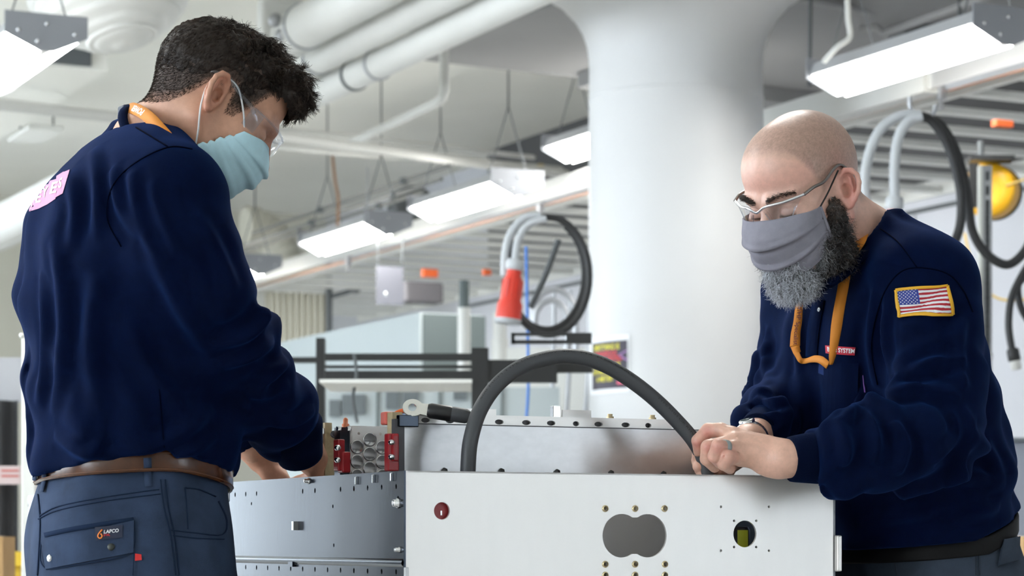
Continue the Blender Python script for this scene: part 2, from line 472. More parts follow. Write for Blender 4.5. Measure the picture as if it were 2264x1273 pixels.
# ------------------------------------------------------------------ the hall
paint = mat('white_paint', (0.80, 0.80, 0.76), 0.6, var=0.03, vscale=1.5)
ceil_m = mat('ceiling_paint', (0.84, 0.83, 0.77), 0.75, var=0.03, vscale=0.8)
col_m = mat('column_paint', (0.64, 0.645, 0.65), 0.5, var=0.02, vscale=2)
wall_m = mat('wall_paint', (0.62, 0.63, 0.67), 0.6, var=0.04, vscale=0.7)
cream = mat('cream_wall', (0.62, 0.60, 0.51), 0.7, var=0.06, vscale=0.6)
floor_m = mat('floor_concrete', (0.50, 0.48, 0.45), 0.35, var=0.15, vscale=1.2)
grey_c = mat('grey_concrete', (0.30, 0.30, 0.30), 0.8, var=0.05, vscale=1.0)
XY = (np.array([1.0, 0, 0]), np.array([0, 1.0, 0]), UP)
m = MB(); m.box((1.5, 11, -0.05), (10.5, 16, 0.05), ax=XY); tag(m.build('floor', floor_m), kind='structure')
m = MB(); m.box((1.5, 11, 4.35), (10.5, 16, 0.1), ax=XY); tag(m.build('ceiling', ceil_m), kind='structure')
m = MB(); m.box((1.5, -5.0, 2.15), (10.5, 0.1, 2.15), ax=XY); tag(m.build('wall_front', mat('white_wall', (0.86, 0.84, 0.80), 0.6)), kind='structure')
# window wall on the left: mullions and transoms, daylight beyond
for i in range(7):
    w_ = empty('window_%d' % (i+1)); tag(w_, kind='structure')
    for q in range(3): MB().box((-8.95, -5.0+4.5*i+1.5*q, 2.15), (0.05, 0.04, 2.15), ax=XY).build('mullion', paint, w_)
    for z in (0.4, 2.2, 4.2): MB().box((-8.95, -5.0+4.5*i+2.2, z), (0.04, 2.2, 0.05), ax=XY).build('transom', paint, w_)
for i, yc in enumerate((0.5, 10.4, 19.5)):
    m = MB(); m.box((-8.95, yc, 2.15), (0.12, 2.2 if i == 1 else 1.6, 2.15), ax=XY); tag(m.build('trim_%d' % (4+i), mat('reflection_pier', (0.16, 0.15, 0.15), 0.8, var=0.1, vscale=3)), kind='structure')  # unseen piers; the middle one added to darken the side panel's reflection
m = MB(); m.box((-8.95, 11, 0.2), (0.06, 16, 0.2), ax=XY); tag(m.build('wall_left', paint), kind='structure')
# deep slab round the column head, darker underside
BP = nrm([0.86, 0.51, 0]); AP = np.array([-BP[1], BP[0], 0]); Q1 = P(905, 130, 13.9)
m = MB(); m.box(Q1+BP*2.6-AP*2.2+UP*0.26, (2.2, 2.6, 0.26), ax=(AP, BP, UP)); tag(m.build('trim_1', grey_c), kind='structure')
# ceiling shade over the right-hand bay, put in as a dark-coloured slab
m = MB(); m.box(P(1745, 100, 14.4)*[1, 1, 0]-A*3.0+B*2.6+UP*4.16, (3.6, 2.6, 0.09)); tag(m.build('trim_2', mat('shaded_ceiling', (0.035, 0.036, 0.038), 0.8)), kind='structure')
m = MB(); m.box(P(1850, 100, 14.5)*[1, 1, 0]+A*0.6+B*0.9+UP*3.86, (0.12, 2.4, 0.22), ax=(AP, BP, UP)); tag(m.build('trim_3', grey_c), kind='structure')
# walls
m = MB(); m.box(P(900, 1191, 25)*[1, 1, 0]+UP*2.15, (0.1, 14, 2.15)); tag(m.build('wall_back', cream), kind='structure')
WR0 = P(1850, 1191, 16)*[1, 1, 0]
m = MB(); m.box(WR0-A*5.0+B*0.1+UP*2.15, (17.0, 0.1, 2.15)); wr = m.build('wall_right', wall_m); tag(wr, kind='structure')
m = MB(); m.box(WR0-A*2.0-B*0.12+UP*3.72, (7.0, 0.12, 0.53)); tag(m.build('trim_7', mat('darkened_wall_top', (0.085, 0.085, 0.088), 0.7)), kind='structure')  # dark box added to darken the top of the right wall
# column with flared head
DC = 11.4; cb = P(1508, 1191, DC)*[1, 1, 0]+np.array([0, 0.43, 0]); kz = lambda y: H+(HY-y)*DC/F
col = empty('column', 'massive round white column with a flared head behind the box', 'column', loc=cb)
m = MB(); m.lathe(cb, UP, [(0.432, 0), (0.430, kz(190)), (0.428, kz(120)), (0.430, kz(90)), (0.440, kz(60)), (0.462, kz(30)), (0.50, kz(0)), (0.58, kz(-40)), (0.75, kz(-90)), (0.9, 4.25)], 72, u=np.array([1.0, 0, 0])); m.build('shaft', col_m, col)
m = MB(); m.lathe(cb, UP, [(0.431, kz(188)), (0.4335, kz(187)), (0.4335, kz(184)), (0.431, kz(183))], 72, u=np.array([1.0, 0, 0])); m.build('joint_band', col_m, col)
# ------------------------------------------------------------------ the aluminium enclosure both people work on
alu = mat('brushed_aluminium', (0.84, 0.82, 0.795), 0.42, 0.75, var=0.07, vscale=3.0, bump=0.05, bscale=60, stretch=(1, 1, 0.3))
alu_d = mat('zinc_sheet', (0.060, 0.073, 0.095), 0.20, 1.0, var=0.10, vscale=3.0, bump=0.015, bscale=120, stretch=(1, 1, 0.25))
alu_m = mat('worn_aluminium', (0.50, 0.50, 0.505), 0.34, 0.85, var=0.22, vscale=9.0, bump=0.05, bscale=90, stretch=(0.6, 0.6, 1))
steel = mat('bright_steel', (0.75, 0.76, 0.78), 0.22, 1.0)
dark_in = mat('dark_interior', (0.10, 0.10, 0.11), 0.6, 0.3)
grey_in = mat('grey_inner_plate', (0.60, 0.59, 0.60), 0.5, 0.2)
brass = mat('brass', (0.70, 0.58, 0.36), 0.35, 0.9)
tan_lam = mat('tan_laminate', (0.50, 0.40, 0.24), 0.6, var=0.15, vscale=60)
red_ins = mat('red_insulator', (0.30, 0.012, 0.018), 0.35)
red_soft = mat('pale_red_plastic', (0.75, 0.16, 0.12), 0.4)
rubber = mat('grey_cable_jacket', (0.060, 0.063, 0.070), 0.48, bump=0.06, bscale=400)
blackshrink = mat('black_heat_shrink', (0.012, 0.012, 0.014), 0.35)
ink = mat('cable_print_ink', (0.012, 0.012, 0.014), 0.5)
BD0 = 3.42; C0 = P(895, 1040, BD0); BW = 0.7275; BL = 2.16; ZT = C0[2]
C0 = np.array([C0[0], C0[1], 0.0])
def bx(a, b, z): return C0+A*a+B*b+UP*z         # a along the long side, b across, z up
box = empty('equipment_enclosure', 'large open aluminium sheet enclosure between the two workers', 'enclosure', loc=bx(0.5, 0.36, 0))
# front sheet: coordinates b (across), z
def fb(px):   # across coordinate of the front sheet at a pixel column
    q = (px-CX)/F; return (q*C0[1]-C0[0])/(B[0]-q*B[1])
def fz(px, py): b_ = fb(px); return H+(HY-py)*(C0[1]+b_*B[1])/F
def fpt(px, py): return (fb(px), fz(px, py))
T = 0.004
holes = []
cx, cz = fpt(977, 1129); holes.append(circ(cx, cz, 0.0125, 28))
# double-round cut-out
l, r_ = fpt(1382, 1184), fpt(1425, 1184); R8 = 0.0325
lx, rx_ = fb(1332)+R8, fb(1474)-R8; zc = l[1]; lp = []
for k in range(25):
    t = math.radians(57+246*k/24); lp.append((lx+R8*math.cos(t), zc+R8*math.sin(t)))
for k in range(25):
    t = math.radians(-123+246*k/24); lp.append((rx_+R8*math.cos(t), zc+R8*math.sin(t)))
holes.append(lp)
c2 = fpt(1647, 1180); holes.append(circ(c2[0], c2[1], 0.0205, 32))
for (px, py) in [(1594, 1120), (1700, 1120), (1594, 1217), (1700, 1217), (1623, 1151), (1672, 1151), (1623, 1209), (1672, 1209)]:
    q = fpt(px, py); holes.append(circ(q[0], q[1], 0.0021, 8))
riv = [(1338, 1124), (1404, 1124), (1469, 1124), (1338, 1247), (1404, 1247), (1470, 1247), (1338, 1271), (1404, 1271), (1470, 1271)]
for (px, py) in riv: q = fpt(px, py); holes.append(circ(q[0], q[1], 0.0035, 10))
fp = plate('front_panel', [(0, 0), (BW, 0), (BW, ZT), (0, ZT)], holes, T, bx(T/2, 0, 0), B, UP, alu, box)
tag(fp, 'bright front sheet with a double-round cutout')
for (px, py) in riv:
    q = fpt(px, py); base = bx(-0.0005, q[0], q[1]); m = MB()
    m.lathe(base, -A, [(0.0036, 0.002), (0.0036, -0.012), (0.0052, -0.012), (0.0052, 0.0), (0.0048, 0.0016), (0.0036, 0.002)], 14, caps=False)
    m.build('rivet_nut', brass, box)
# edge flange strip along the top of the front sheet, bright cut edge
MB().box(bx(0.010, BW/2, ZT-0.0012), (0.010, BW/2-0.004, 0.0012)).build('front_flange', alu, box)
# long side sheet seen on the left: coordinates a, z
def sa(px):
    q = (px-CX)/F; return (q*C0[1]-C0[0])/(A[0]-q*A[1])
def spt(px, py): a_ = sa(px); return (a_, H+(HY-py)*(C0[1]+a_*A[1])/F)
hs = []
a_ = 0.012
row = []
while a_ < BL-0.02:
    row.append(a_); a_ += 0.0545
for i, q in enumerate(row):
    if i not in (5, 8, 9, 10): hs.append(circ(q+0.02, ZT-0.022, 0.0032, 8, 0.0042))
    hs.append(circ(q+0.02, ZT-0.145, 0.0032, 8, 0.0042))
for (px, py) in [(556, 1113), (736, 1119), (738, 1205), (880, 1100)]:
    q = spt(px, py); hs.append(circ(q[0], q[1], 0.003, 8))
sp_ = plate('side_panel', [(T, 0), (BL, 0), (BL, ZT), (T, ZT)], hs, 0.003, bx(0, 0.0015, 0), A, UP, alu_d, box)
tag(sp_, 'blue-grey zinc side sheet with rows of holes')
m = MB(); zb = ZT-0.132; prof = [(-0.006, 0), (-0.003, -0.003), (0.0, -0.0042), (0.003, -0.003), (0.006, 0)]
V = []; 
for a_ in (T, BL):
    for (dz, db) in prof: V.append(bx(a_, db, zb+dz))
m.add(V, [(i, i+1, 5+i+1, 5+i) for i in range(4)], True); m.build('pressed_bead', alu_d, box)
for (px, py, rr) in [(683, 1063, 0.0048), (880, 1112, 0.0075), (884, 1215, 0.0045)]:
    q = spt(px, py); m = MB(); m.lathe(bx(q[0], 0, q[1]), -B, [(rr, 0), (rr, 0.002), (rr*0.72, 0.003), (rr*0.72, 0.0075), (rr*0.35, 0.0085), (0.0, 0.0085)], 8); m.build('bolt', steel, box)
q = spt(657, 1162); MB().box(bx(q[0], -0.004, q[1]), (0.0045, 0.004, 0.007)).build('latch_tab', alu_m, box)
q = spt(648, 1247); MB().box(bx(q[0], -0.003, q[1]), (0.010, 0.002, 0.004)).build('clip', alu_d, box)
for px, py in [(790, 1062), (828, 1058), (868, 1054)]:
    q = spt(px, py); MB().box(bx(q[0], -0.002, q[1]), (0.002, 0.002, 0.006), bev=0.0007).build('spring_clip', steel, box)
MB().box(bx(-0.0005, -0.0005, ZT*0.5), (0.0012, 0.0014, ZT*0.5)).build('corner_trim', alu_d, box)
# corner hinge clips at the bottom of the frame
MB().box(bx(-0.003, 0.001, ZT-0.150), (0.003, 0.003, 0.012), bev=0.001).build('corner_clip', alu_m, box)
MB().box(bx(-0.003, BW+0.003, ZT-0.12), (0.006, 0.004, 0.028), bev=0.002).build('corner_clip', alu, box)
m = MB(); m.lathe(bx(0.01, BW, ZT-0.043), B, [(0.005, 0), (0.005, 0.003), (0.0, 0.005)], 8); m.build('bolt', steel, box)
# far long side, far end, base
MB().box(bx(BL/2, BW-0.002, ZT/2), (BL/2, 0.002, ZT/2)).build('far_side_panel', alu_d, box)
MB().box(bx(BL-0.002, BW/2, ZT/2), (0.002, BW/2-0.004, ZT/2)).build('end_panel', alu_d, box)
MB().box(bx(BL/2, BW/2, 0.45), (BL/2-0.005, BW/2-0.006, 0.01)).build('base_tray', dark_in, box)
# grey plate right behind the cut-outs
MB().box(bx(0.10, fb(1400), ZT-0.14), (0.003, 0.14, 0.10)).build('backing_plate', grey_in, box)
m = MB(); m.lathe(bx(0.096, fb(1408)-0.01, ZT-0.105), -A, [(0.002, 0), (0.002, 0.002), (0, 0.002)], 8); m.build('screw', dark_in, box)
MB().box(bx(0.07, fb(1340)-0.008, ZT-0.14), (0.03, 0.004, 0.09)).build('backing_rib', dark_in, box)
# red insulator seen through the small hole
q = fpt(977, 1129); m = MB(); m.lathe(bx(0.008, q[0], q[1]), A, [(0.014, 0), (0.014, 0.03), (0, 0.03)], 20); m.build('red_insulator', red_ins, box)
MB().box(bx(0.0075, q[0]+0.002, q[1]-0.003), (0.001, 0.0014, 0.0036), bev=0.0006).build('slot_screw', steel, box)
# capacitor with a yellow label behind the round hole
q = c2; m = MB(); m.lathe(bx(0.06, q[0]+0.020, q[1]-0.10), UP, [(0.022, 0), (0.022, 0.105), (0.019, 0.111), (0, 0.111)], 20); m.build('capacitor', blackshrink, box)
m = MB(); V = []
for k in range(7):
    t = math.radians(-25+50*k/6); d = (-A*math.cos(t)+B*math.sin(t))*0.0225
    V += [bx(0.06, q[0]+0.020, q[1]-0.04)+d, bx(0.06, q[0]+0.020, q[1]+0.006)+d]
m.add(V, [(2*i, 2*i+2, 2*i+3, 2*i+1) for i in range(6)], True); m.build('yellow_label', mat('yellow_label', (0.55, 0.58, 0.03), 0.5), box)

# inner upright plate and the rail along its top
ia = 0.15
def ib(px):
    o = C0+A*ia; q = (px-CX)/F; return (q*o[1]-o[0])/(B[0]-q*B[1])
def iz(px, py): return H+(HY-py)*((C0+A*ia+B*ib(px))[1])/F
b0, b1 = ib(886), ib(1600); zi = iz(886, 937)
ih = []
BLT = ((981, 1041), (1107, 1042), (1230, 1044), (1349, 1046), (1465, 1048))
for px, py in BLT: ih.append(circ(ib(px), iz(px, py), 0.0042, 10))
ip = plate('inner_panel', [(b0, 0.5), (b1, 0.5), (b1, zi), (b0, zi)], ih, 0.004, bx(ia, 0, 0), B, UP, alu_m, box)
tag(ip, 'scuffed grey inner upright plate')
for px, py in BLT:
    m = MB(); m.lathe(bx(ia-0.001, ib(px), iz(px, py)), -A, [(0.005, 0), (0.005, 0.004), (0.0, 0.004)], 6); m.build('hex_bolt', mat('dark_bolt', (0.05, 0.05, 0.05), 0.4, 0.6), box)
ra0, ra1 = ib(905), ib(1492)
rh = []
for px in (947, 1001, 1060, 1110, 1170, 1225, 1280, 1330, 1390, 1440):
    rh.append(circ(ib(px), 0.006, 0.0075 if px % 4 else 0.0055, 10, 0.004))
rail = plate('top_rail', [(ra0, 0), (ra1, 0), (ra1, 0.016), (ra0, 0.016)], rh, 0.004, bx(ia+0.012, 0, zi+0.001), B, UP, alu, box)
MB().box(bx(ia+0.020, (ra0+ra1)/2, zi+0.008), (0.003, (ra1-ra0)/2-0.001, 0.0065)).build('rail_backing', dark_in, box)
MB().box(bx(ia+0.010, (b0+b1)/2, zi+0.0005), (0.010, (b1-b0)/2, 0.0012)).build('panel_lip', dark_in, box)
MB().box(bx(ia-0.004, b0-0.006, zi-0.055), (0.007, 0.0075, 0.062)).build('end_post', dark_in, box)
MB().box(bx(ia-0.012, b0+0.006, zi+0.004), (0.006, 0.016, 0.009), bev=0.0015).build('bracket', alu_d, box)
# small pieces along the rail
for px, w_, h_, M_ in [(1078, 0.025, 0.005, alu), (1290, 0.025, 0.006, alu)]:
    MB().box(bx(ia+0.03, ib(px), zi+0.017+h_), (0.008, w_, h_)).build('bus_bar', M_, box)
MB().box(bx(ia+0.03, ib(1247), zi+0.017+0.008), (0.006, 0.0065, 0.010), bev=0.001).build('terminal_block', steel, box)
for px in (1362, 1456):
    m = MB(); m.lathe(bx(ia+0.02, ib(px), zi+0.012), UP, [(0.006, 0), (0.006, 0.008), (0.004, 0.008), (0.004, 0.012), (0, 0.012)], 8); m.build('brass_stud', brass, box)

# components at the left end: machined plate with round scallops, red insulators, tan boards
ca_, = (0.30,)
def wpt(px, py, D): return P(px, py, D)
D1 = 3.72
c0, c1 = wpt(775, 945, D1), wpt(872, 1040, D1)
ux = nrm(B); wpl = 0.072; zt1 = H+(HY-941)*D1/F
O1 = wpt(772, 0, D1)*[1, 1, 0]
cold = plate('machined_plate', [(0, ZT-0.06), (wpl, ZT-0.06), (wpl, zt1), (0, zt1)],
             [circ(0.014, zt1-0.012, 0.0022, 8), circ(0.05, zt1-0.012, 0.0022, 8)], 0.010, O1, B, UP, alu, box)
tag(cold, 'machined aluminium plate with scalloped circles')
for col_, (xx, off) in enumerate([(0.011, 0.0), (0.032, 0.012), (0.053, 0.0)]):
    for k in range(5):
        zc_ = zt1-0.033+off-k*0.0225
        if zc_ < ZT-0.05: continue
        m = MB(); m.lathe(O1-A*0.0045+B*xx+UP*zc_, -A, [(0.0113, 0), (0.0111, 0.0026), (0.0092, 0.0021), (0.0060, 0.0015), (0.003, 0.0011), (0.0, 0.001)], 22); m.build('scallop', mat('milled_dish', (0.62, 0.62, 0.63), 0.16, 1.0), box)
MB().box(O1-B*0.012+UP*(zt1-0.055), (0.012, 0.008, 0.052)).build('spacer_block', alu_d, box)
for dx in (-0.02, -0.004):
    m = MB(); m.lathe(O1+B*dx+UP*(zt1-0.008)-A*0.008, UP, [(0.005, 0), (0.005, 0.006), (0, 0.006)], 8); m.build('cap_screw', steel, box)
D2 = 3.66
m = MB()
for (px, py, hw, hh) in [(750, 1006, 0.006, 0.024), (761, 1022, 0.007, 0.016)]:
    m.box(wpt(px, py, D2), (0.010, hw, hh), bev=0.002)
m.build('red_bracket', red_ins, box)
for py in (990, 1017):
    m = MB(); m.lathe(wpt(745, py, D2-0.012), -A, [(0.0045, 0), (0.0045, 0.006), (0.002, 0.008), (0, 0.008)], 10); m.build('bracket_screw', steel, box)
m = MB(); m.box(wpt(866, 1000, 3.56), (0.008, 0.009, 0.028), bev=0.002).box(wpt(872, 990, 3.555), (0.006, 0.005, 0.020), bev=0.002); m.build('red_bracket', red_ins, box)
for py in (978, 1010):
    m = MB(); m.lathe(wpt(864, py, 3.545), -A, [(0.0042, 0), (0.0042, 0.006), (0.002, 0.008), (0, 0.008)], 10); m.build('bracket_screw', steel, box)
m = MB(); m.box(wpt(724, 1000, 3.80), (0.004, 0.006, 0.047)).box(wpt(735, 1005, 3.80), (0.004, 0.014, 0.033)); m.build('tan_board', tan_lam, box)
MB().box(wpt(712, 995, 3.80), (0.006, 0.006, 0.035), bev=0.001).build('clamp_bar', steel, box)
m = MB(); m.lathe(wpt(738, 960, 3.79), -A, [(0.006, 0), (0.006, 0.003), (0.003, 0.003), (0.003, 0.001), (0, 0.001)], 12); m.build('socket_screw', dark_in, box)
MB().box(wpt(873, 935, 3.60), (0.010, 0.008, 0.016)).build('tan_board', tan_lam, box)
m = MB(); m.box(wpt(862, 925, 3.62), (0.010, 0.012, 0.010), bev=0.003); m.build('pale_red_cap', red_soft, box)
m = MB(); m.tube(spline([wpt(868, 930, 3.60), wpt(874, 915, 3.60), wpt(892, 908, 3.60), wpt(905, 915, 3.60)], 5), 0.0035, 8); m.build('orange_wire', mat('orange_wire', (0.8, 0.14, 0.02), 0.4), box)
m = MB(); m.cyl(wpt(886, 921, 3.60), wpt(915, 925, 3.60), 0.006); m.build('blue_sleeve', mat('pale_blue_sleeve', (0.35, 0.5, 0.8), 0.3), box)
m = MB(); m.lathe(wpt(764, 945, 3.85), UP, [(0.006, 0), (0.006, 0.006), (0.004, 0.006), (0.004, 0.013), (0.002, 0.016), (0, 0.016)], 12); m.build('cable_tip', mat('orange_tip', (0.75, 0.22, 0.10), 0.4), box)

# lug cable end resting on the rail
lug = empty('cable_lug', 'short black cable end with a silver ring terminal lying on the rail', 'cable lug', loc=P(960, 920, 3.60))
DL = 3.575; u = nrm(P(1010, 917, DL)-P(930, 905, DL)); c = P(913, 902, DL); vv = nrm(np.array([0, 0.35, 0.94])-u*np.dot(u, [0, 0.35, 0.94]))
ol = []
for k in range(22):
    t = math.radians(40+280*k/21); ol.append((0.0155*math.cos(t), 0.0138*math.sin(t)))
ol += [(0.022, -0.0095), (0.028, -0.0095), (0.028, 0.0095), (0.022, 0.0095)]
plate('ring_terminal', ol, [circ(-0.001, 0, 0.0062, 18)], 0.005, c, u, vv, mat('tinned_copper', (0.85, 0.84, 0.80), 0.3, 0.9), lug)
m = MB(); m.tube([c+u*0.022, c+u*0.027, c+u*0.055, c+u*0.060], [0.0095, 0.0115, 0.0118, 0.0105], 16); m.build('heat_shrink', blackshrink, lug)
m = MB(); m.tube([c+u*0.058, c+u*0.062, c+u*0.080, c+u*0.086], [0.0110, 0.0115, 0.0112, 0.008], 16); m.build('jacket', rubber, lug)

# the thick cable arched over the box
cab = empty('thick_cable', 'thick dark grey power cable arched over the open enclosure', 'cable', loc=P(1034, 1090, 3.53))
cp = [(1033, 1180, 3.53), (1034, 1100, 3.53), (1035, 1030, 3.53), (1041, 970, 3.53), (1062, 905, 3.54), (1100, 850, 3.55), (1152, 811, 3.57), (1215, 791, 3.59), (1275, 789, 3.605),
      (1335, 806, 3.62), (1392, 839, 3.635), (1446, 881, 3.65), (1496, 930, 3.66), (1534, 975, 3.665), (1556, 1020, 3.67), (1566, 1080, 3.67), (1568, 1170, 3.67)]
cpt = spline([P(*q) for q in cp], 8); CAB = cpt
m = MB(); m.tube(cpt, 0.0115, 20); m.build('jacket', rubber, cab)
# printed lettering along the jacket
def cable_print(s, i0, i1, row):
    V, Fc, asp = text_mesh(s); out = []
    L = np.concatenate([[0], np.cumsum(np.linalg.norm(np.diff(cpt, axis=0), axis=1))])
    for (u_, v_) in V:
        sL = L[i0]+(L[i1]-L[i0])*u_; p = np.array([np.interp(sL, L, cpt[:, k]) for k in range(3)])
        e = 0.004; t = nrm(np.array([np.interp(sL+e, L, cpt[:, k])-np.interp(sL-e, L, cpt[:, k]) for k in range(3)]))
        side = nrm(np.array([0, -1.0, 0])-t*np.dot(t, [0, -1, 0])); up_ = np.cross(side, t)
        if up_[2] < 0: up_ = -up_
        an = math.radians(row)+(v_-0.5)*0.30; out.append(p+0.01165*(math.cos(an)*side+math.sin(an)*up_))
    mesh_obj('printed_lettering', np.array(out), Fc, ink, cab)
cable_print('500 MCM TYPE DLO 2000V  90C  FT4  FLEX CABLE', 34, 80, 38)
cable_print('TYPE RHH OR RHW-2  2000V', 88, 112, 24)
# ------------------------------------------------------------------ people: shared anatomy
class Frame:
    """head or hand frame: x = the person's left (or across), y = forward, z = up"""
    def __init__(s, o, fwd, up=(0, 0, 1), sc=1.0, roll=0.0):
        s.o = np.asarray(o, float); y = nrm(fwd); x = nrm(np.cross(y, up)); z = np.cross(x, y)
        x = -x                                  # the person's left
        if roll:
            c, n_ = math.cos(roll), math.sin(roll); x, z = c*x+n_*z, c*z-n_*x
        s.R = np.stack([x, y, z], 1); s.sc = sc
    def p(s, x, y, z): return s.o+s.R@(np.array([x, y, z], float)*s.sc)
    def pts(s, L): return s.o+(np.asarray(L, float)*s.sc)@s.R.T
    def d(s, x, y, z): return s.R@np.array([x, y, z], float)
    def loc(s, V): return ((np.asarray(V)-s.o)@s.R)/s.sc
def fwd_dir(yaw, pitch): return np.array([math.cos(yaw)*math.cos(pitch), math.sin(yaw)*math.cos(pitch), math.sin(pitch)])

def head_sdf(S, fr, neck_to, neck_r=0.060, jaw=1.0, tall=0.0):
    k = fr.sc; R = fr.R
    E = lambda c, r, kk=0.012, kind='u', RR=None: S.ell(fr.p(*c), np.array(r)*k, R if RR is None else RR, kk, kind)
    C = lambda a, b, ra, rb, kk=0.010, kind='u': S.cap(fr.p(*a), fr.p(*b), ra*k, rb*k, kk, kind)
    E((0, -0.014, 0.030+tall*0.4), (0.0765, 0.098, 0.082+tall*0.6)); E((0, 0.030, 0.045+tall*0.4), (0.066, 0.062, 0.060+tall*0.4), 0.02)
    E((0, 0.030, -0.030), (0.063, 0.060, 0.075), 0.025)
    E((0, 0.045, -0.075), (0.046*jaw, 0.045, 0.038), 0.02)
    E((0, 0.072, -0.098), (0.026*jaw, 0.020, 0.017), 0.015)
    for s in (-1, 1):
        C((s*0.060*jaw, -0.002, -0.045), (s*0.028*jaw, 0.060, -0.100), 0.016, 0.013, 0.02)
        E((s*0.043, 0.060, -0.020), (0.022, 0.024, 0.020), 0.02)            # cheek
        C((s*0.012, 0.090, 0.020), (s*0.045, 0.073, 0.022), 0.011, 0.009, 0.012)   # brow
        E((s*0.032, 0.096, 0.001), (0.016, 0.013, 0.011), 0.012, 's')          # socket
        E((s*0.031, 0.0795, -0.001), (0.0145, 0.0115, 0.0105), 0.004)          # lowered eyelid
        E((s*0.0125, 0.098, -0.036), (0.0085, 0.010, 0.0075), 0.006)           # nostril wing
        C((s*0.009, 0.101, -0.070), (s*0.022, 0.091, -0.071), 0.006, 0.004, 0.006)   # lips
    C((0, 0.090, 0.010), (0, 0.112, -0.030), 0.0085, 0.0115, 0.010)
    E((0, 0.1135, -0.033), (0.011, 0.010, 0.009), 0.008)
    C((-0.008, 0.103, -0.064), (0.008, 0.103, -0.064), 0.005, 0.005, 0.006)
    S.cap(fr.p(0, -0.022, -0.035), neck_to, neck_r*k, neck_r*1.08, 0.03)
    S.cap(fr.p(0, 0.02, -0.075), np.asarray(neck_to)+np.array([0, 0, 0.01]), 0.030*k, 0.045, 0.03)
    for s in (-1, 1): ear_sdf(S, fr, s)
def ear_sdf(S, fr, s):
    k = fr.sc
    o = fr.p(s*0.0765, -0.006, -0.004)
    e1 = nrm(fr.d(s*0.90, 0.42, 0.10)); up_ = nrm(fr.d(0, -0.16, 0.98)); e3 = nrm(up_-e1*np.dot(up_, e1)); e2 = np.cross(e3, e1)*1.0
    if np.dot(e2, fr.d(0, -1, 0)) < 0: e2 = -e2
    q = lambda b, c, a=0.0: o+(e2*b+e3*c+e1*a)*0.001*k
    R = np.stack([e1, e2, e3], 1)
    if np.linalg.det(R) < 0: R = np.stack([-e1, e2, e3], 1)
    S.ell(q(4, 4, 3), np.array([0.0040, 0.0165, 0.027])*k, R, 0.004)
    S.ell(q(-3, 0, -3), np.array([0.010, 0.012, 0.024])*k, R, 0.008)
    hx = [(-9, 2, 3), (-11, 12, 5), (-8, 23, 7), (1, 30, 10), (11, 28, 12.5), (18, 19, 13.5), (19.5, 7, 13.5), (16, -6, 12), (10, -17, 8), (4, -24, 6)]
    S.chain([q(*a) for a in hx], [0.0034*k]*3+[0.0042*k]*5+[0.0042*k]*2, 0.002)
    S.chain([q(3, 21, 5), q(9, 13, 6.5), q(10, 2, 6.5), q(6, -9, 5.5), q(-1, -14, 5)], [0.0026*k]*5, 0.003)
    S.ell(q(1, -24, 4), np.array([0.0042, 0.0075, 0.0075])*k, R, 0.004)
    S.ell(q(-0.5, -1, 5), np.array([0.0105, 0.0085, 0.0115])*k, R, 0.003, 's')
    S.ell(q(13.5, 12, 9), np.array([0.0060, 0.0022, 0.014])*k, R, 0.0015, 's')
    S.ell(q(1, 15, 8), np.array([0.0060, 0.0050, 0.0070])*k, R, 0.003, 's')
    S.ell(q(-9.5, -3, 5), np.array([0.0035, 0.0030, 0.0055])*k, R, 0.003)
def hand_sdf(S, fr, side, curl=(0.5, 0.7, 0.5), spread=0.10, thumb=(0.6, 0.5), k=0.006):
    """fr: y towards the fingers, z = back of the hand, x scaled by side towards the thumb"""
    s = side; sc = fr.sc
    E = lambda c, r, kk: S.ell(fr.p(*c), np.array(r)*sc, fr.R, kk)
    E((0, 0.005, 0), (0.029, 0.030, 0.019), 0.012)
    for x, y in ((0.028, 0.05), (0.010, 0.052), (-0.010, 0.05), (-0.027, 0.045)): E((s*x, y, 0.0), (0.014, 0.046, 0.0135), 0.010)
    E((s*0.022, 0.032, -0.010), (0.020, 0.033, 0.014), 0.010)
    ln = [(0.045, 0.026, 0.021), (0.049, 0.030, 0.022), (0.046, 0.028, 0.022), (0.036, 0.021, 0.019)]
    kx = [0.029, 0.010, -0.010, -0.028]; ky = [0.090, 0.094, 0.088, 0.078]
    tips = []
    for i in range(4):
        p = np.array([s*kx[i], ky[i], 0.0]); a = 0.0; sp = s*spread*(1.5-i)*0.6; pl = [p]; 
        for j in range(3):
            a += curl[j]*(1+0.12*i); d = np.array([math.sin(sp), math.cos(a)*math.cos(sp), -math.sin(a)]); p = p+d*ln[i][j]; pl.append(p)
        r0 = 0.0095 if i < 3 else 0.0082
        S.chain([fr.p(*q) for q in pl], [r*sc for r in (r0+0.0008, r0, r0*0.9, r0*0.8)], k); tips.append(pl[-1])
    tb = np.array([s*0.030, 0.022, -0.008]); t1 = tb+np.array([s*0.026, 0.030, -0.012]); d = nrm(np.array([s*0.25, 0.85, -thumb[0]])); t2 = t1+d*0.033
    d2 = nrm(np.array([-s*0.1, 0.8, -thumb[0]-thumb[1]])); t3 = t2+d2*0.026
    S.chain([fr.p(*q) for q in (tb, t1, t2, t3)], [r*sc for r in (0.0125, 0.0115, 0.0105, 0.0085)], k)

